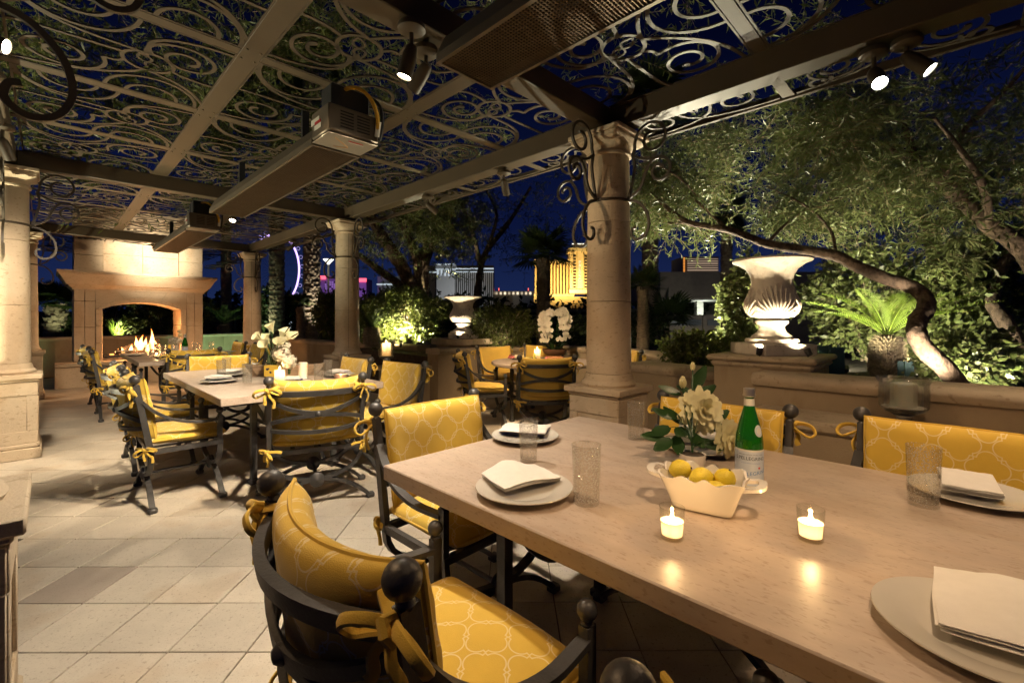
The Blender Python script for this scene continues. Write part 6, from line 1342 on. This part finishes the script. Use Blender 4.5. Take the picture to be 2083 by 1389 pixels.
sh = thing('garden_shelter', 'dark shelter with pale posts at the right edge', 'shelter', PX(2060, 700, 8.0)); sh.location.z = -0.2
for px in (2012, 2070, 2150): bx('post', sh, px, px+12, 585, 790, 8.0, 0.12, M('dim_white_post', (0.30, 0.29, 0.26), 0.7))
bx('beam', sh, 2000, 2200, 620, 634, 7.9, 0.15, conc); bx('roof', sh, 1995, 2250, 548, 580, 7.8, 2.0, conc); bx('back_panel', sh, 2005, 2250, 600, 760, 9.6, 0.1, conc)
for k in range(2): q = MB(); a = PX(2000+k*4, 700, 8.05)-sh.location; b_ = PX(2040, 655+k*4, 8.05)-sh.location; q.bar([a, b_], 0.02, 0.02); obj('brace', q, MATS['dim_white_post'], sh)
q = MB(); a = PX(2077, 588, 9.5); q.box(a-sh.location, (0.12, 0.03, 0.28)); obj('lit_window', q, EM('window_glow', (0.8, 0.95, 0.85), 0.25), sh)

# ------------------------------------------------------------------ far towers (true metres, far off)
def tower(label, px, Y, cat_='hotel', name='hotel_tower'):
    p = PX(px, 651, Y); t = thing(name, label, cat_, (p.x, Y, -0.2)); return t
gold = M('gold_facade', (0.62, 0.44, 0.17), 0.6, var=0.10, scale=0.05, bump=0); pane_d = M('dark_glazing', (0.045, 0.032, 0.016), 0.25, bump=0)
creamf = M('cream_facade', (0.70, 0.54, 0.27), 0.6, var=0.08, scale=0.05, bump=0)
gt = tower('gold floodlit hotel tower with vertical lettered sign', 1150, 400); Yg = 400
bx('wing', gt, 1088, 1166, 534, 700, Yg+6, 20, pane_d)
for k in range(12): x = 1088+k*6.4; bx('pier', gt, x, x+3.4, 530, 602, Yg+3, 3.5, gold)
for py in (528, 598): bx('cornice', gt, 1086, 1168, py, py+5, Yg+2, 5, creamf)
bx('podium', gt, 1086, 1205, 603.5, 660, Yg+1, 8, gold)
bx('bay', gt, 1160, 1204, 512, 597, Yg-8, 24, creamf); bx('bay_crown', gt, 1157, 1206, 504, 511.8, Yg-9, 26, creamf); bx('attic', gt, 1164, 1200, 497, 503.8, Yg-7, 20, creamf)
for x in (1163, 1172.5, 1186, 1195): bx('pilaster', gt, x, x+2.2, 514, 596, Yg-9, 1.2, gold)
for k in range(12): bx('bay_window', gt, 1166, 1171.5, 519+k*6.3, 522.5+k*6.3, Yg-8.4, 0.5, pane_d); bx('bay_window', gt, 1188.8, 1194, 519+k*6.3, 522.5+k*6.3, Yg-8.4, 0.5, pane_d)
bx('bay_cornice', gt, 1158, 1206, 589, 596, Yg-10, 3, creamf)
bx('lit_parapet', gt, 1164, 1200, 495.3, 496.8, Yg-7.5, 2, EM('white_trim_light', (1, 0.93, 0.75), 1.6))
sg = EM('sign_red_white', (1.0, 0.55, 0.42), 1.7)
for k, ch in enumerate('PALAZZO'):
    vs_, fs = text_geo(ch, 3.6); q = MB(); c = PX(1179.5, 534+k*6.0, Yg-10)-gt.location; q.add([(c.x+x, c.y, c.z+y) for x, y, _ in vs_], fs); obj('sign_letter', q, sg, gt, False)
for x in (1095, 1125, 1155): p = PX(x, 606, Yg-26); lamp('facade_flood', 'SPOT', p, 60000, (1, 0.72, 0.30), 0.8, PX(x+4, 560, Yg+3), 110, 0.9, gt)
for x in (1170, 1196): p = PX(x, 604, Yg-34); lamp('facade_flood', 'SPOT', p, 60000, (1, 0.74, 0.34), 0.8, PX(x, 545, Yg-8), 110, 0.9, gt)
# pale floodlit hotel
grey = M('grey_facade', (0.42, 0.41, 0.38), 0.7, var=0.08, scale=0.05, bump=0); trimw = EM('cool_white_trim', (0.80, 0.92, 1.0), 0.62)
vt_ = tower('pale grey hotel block lit by white cornice lights', 920, 460); Yv = 460
bx('block', vt_, 870, 1004, 540, 680, Yv+6, 30, pane_d); bx('stepped_wing', vt_, 768, 870, 562, 680, Yv+10, 25, grey); bx('corner_tower', vt_, 888, 925, 545, 680, Yv-2, 30, grey)
for k in range(20): x = 926+k*3.95; bx('pier', vt_, x, x+1.7, 552, 640, Yv+3, 4, grey)
for k in range(10): x = 772+k*10; bx('pier', vt_, x, x+4, 574, 640, Yv+7, 4, grey)
for (x0, x1, py, h) in ((926, 1004, 545, 2.2), (926, 1004, 552, 1.2), (886, 926, 536.5, 2.5), (886, 926, 547, 1.2), (866, 888, 552, 2.2), (812, 870, 571, 3.0), (766, 815, 577, 2.4)): bx('lit_cornice', vt_, x0, x1, py, py+h, Yv-4 if x0 in (886,) else Yv+1, 4, trimw)
for k in range(5): x = 889+k*7.4; bx('colonnade', vt_, x, x+3, 549, 561, Yv-3, 1, trimw)
bx('roof_deck', vt_, 886, 927, 538.8, 545, Yv-3.5, 30, grey)
for x in (905, 965): lamp('facade_flood', 'SPOT', PX(x, 608, Yv-40), 22000, (0.9, 0.95, 1.0), 0.8, PX(x, 565, Yv), 120, 0.9, vt_)
# small far rooftops
fr = tower('low strip of far roofs with red and white lights', 1040, 520, 'building', 'roof_block'); bx('block', fr, 1004, 1088, 592, 680, 520, 20, grey)
for k in range(9): bx('lit_window', fr, 1008+k*8.6, 1012+k*8.6, 594, 599, 519, 1, EM('warm_window_%d' % k, (1, 0.8, 0.55), 0.5+0.4*(k % 3)))
for x in (1014, 1074): bx('red_beacon', fr, x, x+1.6, 586, 591, 519, 1, EM('red_beacon_%d' % x, (1, 0.12, 0.08), 2.0))
# purple-lit hotel with red sign
purp = M('violet_facade', (0.40, 0.30, 0.48), 0.7, bump=0, var=0.05)
ph = tower('violet lit hotel with red rooftop signs beside the middle column', 693, 480); Yp = 480
bx('block', ph, 642, 745, 567, 690, Yp, 20, purp); bx('penthouse', ph, 642, 672, 561, 567, Yp+2, 16, purp)
rs = EM('red_neon', (1.0, 0.10, 0.16), 2.2); bx('neon_sign', ph, 642, 662, 561, 568, Yp-1.5, 1, rs); bx('neon_sign', ph, 726, 745, 566, 573, Yp-1.5, 1, rs)
wv = EM('violet_window', (0.60, 0.34, 0.9), 0.55)
for i in range(14):
    for j in range(7): bx('window', ph, 661+i*4.6, 663.4+i*4.6, 573+j*4.6, 575.4+j*4.6, Yp-0.6, 0.4, wv if (i*5+j*3) % 4 else pane_d)
lamp('facade_flood', 'SPOT', PX(690, 607, Yp-60), 60000, (0.62, 0.30, 1.0), 0.8, PX(690, 580, Yp), 110, 0.9, ph)
# dark tower with banded lights
dt = tower('far dark tower with rows of lit balconies', 1424, 420); bx('block', dt, 1389, 1462, 522, 680, 420, 30, conc)
for k in range(9): bx('lit_band', dt, 1399, 1461, 526+k*4.6, 527.2+k*4.6, 418.6, 1, EM('band_%d' % k, (1.0, 0.72, 0.52), 0.30+0.10*(k % 3)))
for k in range(14): bx('orange_light', dt, 1391, 1393.5, 524+k*3.0, 525.8+k*3.0, 418.6, 1, MATS.get('orange_light_m') or EM('orange_light_m', (1, 0.35, 0.06), 1.0))
# observation wheel
ow = tower('tall violet lit observation wheel with round cabins', 555, 480, 'ferris wheel', 'observation_wheel'); Yw = 480; cw = PX(556, 552, Yw)-ow.location; Rw = 76/F_*Yw; sq_ = 0.90
vl = EM('violet_rim_light', (0.62, 0.42, 1.0), 2.6); vl2 = EM('violet_cabin_light', (0.55, 0.45, 0.95), 0.7)
def wp(a, k=1.0): return cw+Vector((Rw*k*math.cos(a)*sq_, -Rw*k*math.cos(a)*math.sqrt(1-sq_**2), Rw*k*math.sin(a)))
q = MB(); q.tube([wp(a) for a in np.linspace(0, 2*PI, 97)[:-1]], 0.62, 6, closed=True); obj('rim', q, vl, ow)
q = MB(); q.tube([wp(a, 0.965) for a in np.linspace(0, 2*PI, 97)[:-1]], 0.25, 5, closed=True); obj('inner_rim', q, vl, ow)
for k in range(28):
    a = 2*PI*(k+0.3)/28; c = wp(a, 1.10); q = MB(); q.tube([c+Vector((1.7*math.cos(b_), 0, 1.7*math.sin(b_))) for b_ in np.linspace(0, 2*PI, 15)[:-1]], 0.28, 5, closed=True); q.tube([wp(a, 1.0), wp(a, 1.055)], 0.2, 5); obj('cabin', q, vl2, ow)
q = MB(); q.sphere(cw, 1.6, 12, 8); obj('hub', q, conc, ow)
q = MB()
for k in range(28): q.tube([cw, wp(2*PI*k/28, 0.97)], 0.10, 4)
obj('spoke', q, conc, ow)
for s_ in (-1, 1): q = MB(); q.tube([cw, Vector((cw.x+s_*Rw*0.55, cw.y+4, 0))], 0.9, 8); obj('support_leg', q, conc, ow)
# lamps seen among the trees
gl = thing('garden_lamp', 'white cup shaped garden lamp left of the middle column', 'lamp', PX(668, 690, 13.5)); gl.location.z = 0.6; zt = PX(668, 531, 13.5).z-0.6
q = MB(); q.tube([(0, 0, 0), (0, 0, zt-0.1)], 0.03, 8); obj('post', q, conc, gl); q = MB(); q.lathe([(0.02, zt-0.12), (0.05, zt-0.06), (0.12, zt+0.01), (0.15, zt+0.05), (0.0001, zt+0.05)], 20); obj('shade', q, EM('white_shade_glow', (1, 0.95, 0.8), 2.5), gl)
fl2 = thing('floodlight', 'bright bluish floodlight shining through the branches', 'lamp', PX(2067, 345, 26)); q = MB(); q.sphere((0, 0, 0), 0.10, 10, 6); obj('lens', q, EM('blue_white_flood', (0.7, 0.95, 1.0), 14), fl2); q = MB(); q.tube([(0, 0.12, 0), (0, 0.12, -9.5)], 0.05, 6); obj('pole', q, conc, fl2)
pl = thing('path_lamp', 'small bluish path lamp among the palms', 'lamp', PX(591, 660, 15.0)); q = MB(); q.box((0, 0, 0), (0.10, 0.05, 0.22), 0.01); obj('lens', q, EM('pale_blue_glow', (0.7, 0.85, 1.0), 3.0), pl); q = MB(); q.tube([(0, 0.04, -0.1), (0, 0.04, -1.2)], 0.02, 6); obj('post', q, conc, pl)

# ================================================================== LAMPS OF THE PLACE AND ADDED FILL LAMPS
WARM = (1.0, 0.72, 0.43)
spot_fixture('lit spotlight glaring at us beside the overhead heater', W(-0.06, -1.82, 2.70), (-1.22, 2.30, 0.0), True, 255, 124, 1.0, (1.0, 0.855, 0.67), 0.12)
spot_fixture('lit spotlight tucked under the end of the overhead heater', W(0.05, -1.66, 2.70), (-2.35, 3.95, 0.7), True, 520, 64, 0.8, (1.0, 0.80, 0.56), 0.10)
spot_fixture('lit cool white spotlight under the outer beam', W(-1.62, 0.0, 2.70), (1.25, 0.85, 0.74), True, 50, 100, 0.9, (1.0, 0.64, 0.36), 0.12, True)
spot_fixture('cool white spotlight nearest the right edge of the beam', W(-1.75, 0.0, 2.70), (3.0, 1.25, 0.95), True, 75, 125, 0.9, (1.0, 0.72, 0.44), 0.09, True)
spot_fixture('spotlight on the outer beam turned towards the round table', W(1.16, 0.0, 2.70), RT+Vector((0, 0, 0.7)), True, 340, 70, 0.8, (1.0, 0.71, 0.42), 0.10)
spot_fixture('small spotlight on the outer beam near the middle column', W(2.4, 0.0, 2.70), W(1.6, 2.6, 0.6), True, 50, 90, 0.8, WARM, 0.10)
spot_fixture('lit spotlight over the lily table below the cross beam', W(4.41, -1.45, 2.70), (-3.1, 4.6, 0.74), True, 190, 84, 0.9, (1.0, 0.81, 0.56), 0.10)
spot_fixture('small lit spotlight near the top of the slim column', W(6.5, 0.0, 2.70), W(8.6, -1.75, 0.9), True, 240, 95, 0.9, (1.0, 0.68, 0.40), 0.10)
spot_fixture('lit spotlight high on the left beam', W(2.02, LV+0.05, 2.70), W(4.7, -2.9, 0.6), True, 115, 76, 0.9, (1.0, 0.82, 0.60), 0.17)
spot_fixture('lower looking lit spotlight by the left column capital', W(3.02, LV+0.05, 2.70), W(4.9, -2.4, 0.0), True, 140, 96, 0.9, (1.0, 0.82, 0.60), 0.12)
spot_fixture('spotlight at the far end of the pergola washing the chimney', W(8.82, -1.65, 2.70), W(10.4, -1.50, 2.66), True, 330, 80, 1.0, (1.0, 0.85, 0.62), 0.06)
spot_fixture('added fill spotlight on the left beam above the nearest armchair', W(-0.35, LV, 2.70), (0.30, 1.45, 0.85), True, 62, 80, 0.8, (1.0, 0.64, 0.33), 0.10)  # unseen fixture added as fill for the near chair and table
spot_fixture('added fill spotlight on the roof bar above the main table', W(-2.2, -2.19, 2.86), (0.85, 1.85, 0.95), True, 112, 96, 0.9, (1.0, 0.69, 0.41), 0.12)  # unseen fixture added overhead to light flowers and table from the camera side
# fire glow
lamp('fire_light', 'POINT', W(10.45, -1.6, 0.72), 55, (1, 0.47, 0.18), 0.12, parent=fp)
lamp('fire_light', 'POINT', W(10.05, -1.55, 0.85), 20, (1, 0.47, 0.18), 0.12, parent=fp)
# garden uplights, some of them added to brighten leaves and fascia
uplight('uplight at the foot of the lit cycad', PX(1745, 768, 3.75), PX(1810, 570, 4.0), 85, 70, (1, 0.92, 0.52))
uplight('uplight lighting the base of the arching trunk', PX(1862, 778, 2.95), PX(1895, 690, 3.2), 110, 80, (1, 0.84, 0.62))
uplight('uplight behind the low shrub aimed at the pale stems', PX(1850, 762, 3.98), PX(1930, 570, 4.7), 130, 125, (1, 0.92, 0.66), 0.05)
uplight('uplight by the teal shield aimed at the round leaved shrub', PX(1722, 750, 4.25), PX(1720, 590, 5.1), 110, 125, (1, 0.92, 0.66), 0.05)
uplight('added uplight facing the low building', PX(1440, 705, 13.5), PX(1440, 580, 16), 45, 120, (1, 0.9, 0.75))  # added wash lamp to lift the dark fascia
uplight('uplight under the round leaved shrubs', PX(1985, 790, 3.15), PX(1990, 600, 4.5), 30, 110, (1, 0.90, 0.62))
uplight('uplight beneath the arching branch', PX(1420, 735, 5.2), PX(1440, 380, 4.5), 520, 100, (1, 0.90, 0.66))
uplight('uplight behind the large urn pedestal', PX(1600, 735, 4.3), PX(1640, 380, 4.4), 250, 110, (1, 0.90, 0.66))
uplight('uplight in front of the big bright shrub', PX(800, 700, 7.9), PX(820, 600, 8.8), 240, 125, (1, 0.90, 0.50))
uplight('uplight by the smaller urn aimed into the tree', PX(880, 692, 8.75), PX(845, 500, 9.3), 1100, 80, (1, 0.86, 0.58))
uplight('uplight low behind the dark cycad', PX(745, 690, 8.5), PX(760, 640, 8.8), 40, 110, (0.95, 1.0, 0.9))
uplight('uplight at the pale palm trunk', PX(652, 695, 12.1), PX(640, 560, 12.6), 260, 60, (1, 0.9, 0.7))
uplight('uplight by the grass tuft behind the fire', PX(241, 684, 13.7), PX(250, 645, 14.2), 90, 120, (1, 0.95, 0.6))
uplight('uplight under the small palm at the left', PX(122, 690, 12.4), PX(112, 600, 13.0), 40, 80, (0.9, 1.0, 0.55))
uplight('uplight washing the green wall beside the fireplace', W(11.6, 0.3, 0.06), W(12.6, 0.4, 0.6), 90, 130, (0.55, 1.0, 0.55))
uplight('uplight washing the wall left of the fireplace', W(11.4, -4.2, 0.06), W(12.4, -4.4, 0.5), 70, 130, (0.55, 1.0, 0.55))
uplight('added uplight aimed up into the leaves above the pergola', W(8.0, -5.0, 0.05), W(6.6, -1.8, 4.2), 1000, 80, (1, 0.92, 0.60))  # unseen lamp added to brighten the overhead leaves
uplight('added uplight behind the curved wall aimed into the crowns', W(1.0, 3.3, 0.8), W(0.6, -0.6, 4.2), 750, 95, (1, 0.90, 0.62))  # added to light the near crowns from below, fixture not seen
uplight('added uplight beyond the long wall aimed over the roof', W(5.4, 2.0, 0.85), W(4.6, -1.6, 4.4), 1100, 90, (1, 0.92, 0.62))  # added unseen source for the leaves over the middle bays
uplight('added uplight behind the left columns aimed over the roof', W(4.0, -4.9, 0.05), W(3.0, -2.0, 4.2), 900, 95, (1, 0.92, 0.62))  # another unseen lamp added for the leaves over the left side
uplight('uplight beside the green cycad', PX(470, 690, 13.3), PX(455, 640, 14.0), 70, 110, (0.9, 1.0, 0.6))
uplight('uplight behind the slim column', PX(545, 695, 12.9), PX(545, 620, 13.8), 90, 110, (0.95, 1.0, 0.6))
uplight('uplight in front of the dim olive shrub', PX(1010, 712, 7.3), PX(1020, 640, 7.8), 10, 120, (1, 0.80, 0.5))
uplight('uplight at the foot of the leaning edge tree', PX(2060, 785, 3.35), PX(1960, 330, 3.7), 170, 80, (1, 0.9, 0.64))
uplight('uplight on the far side of the lit cycad', PX(1862, 768, 3.85), PX(1850, 590, 4.05), 60, 80, (1, 0.92, 0.52))
uplight('uplight behind the long wall aimed at the multi stemmed trunks', PX(815, 702, 8.0), PX(850, 470, 9.3), 700, 64, (1, 0.82, 0.56))
spot_fixture('added spotlight on the left beam turned across towards the tall column', W(1.25, LV+0.03, 2.70), W(0.0, 0.0, 1.55), True, 150, 36, 1.0, (1.0, 0.70, 0.40), 0.12)  # fixture added to brighten the tall column
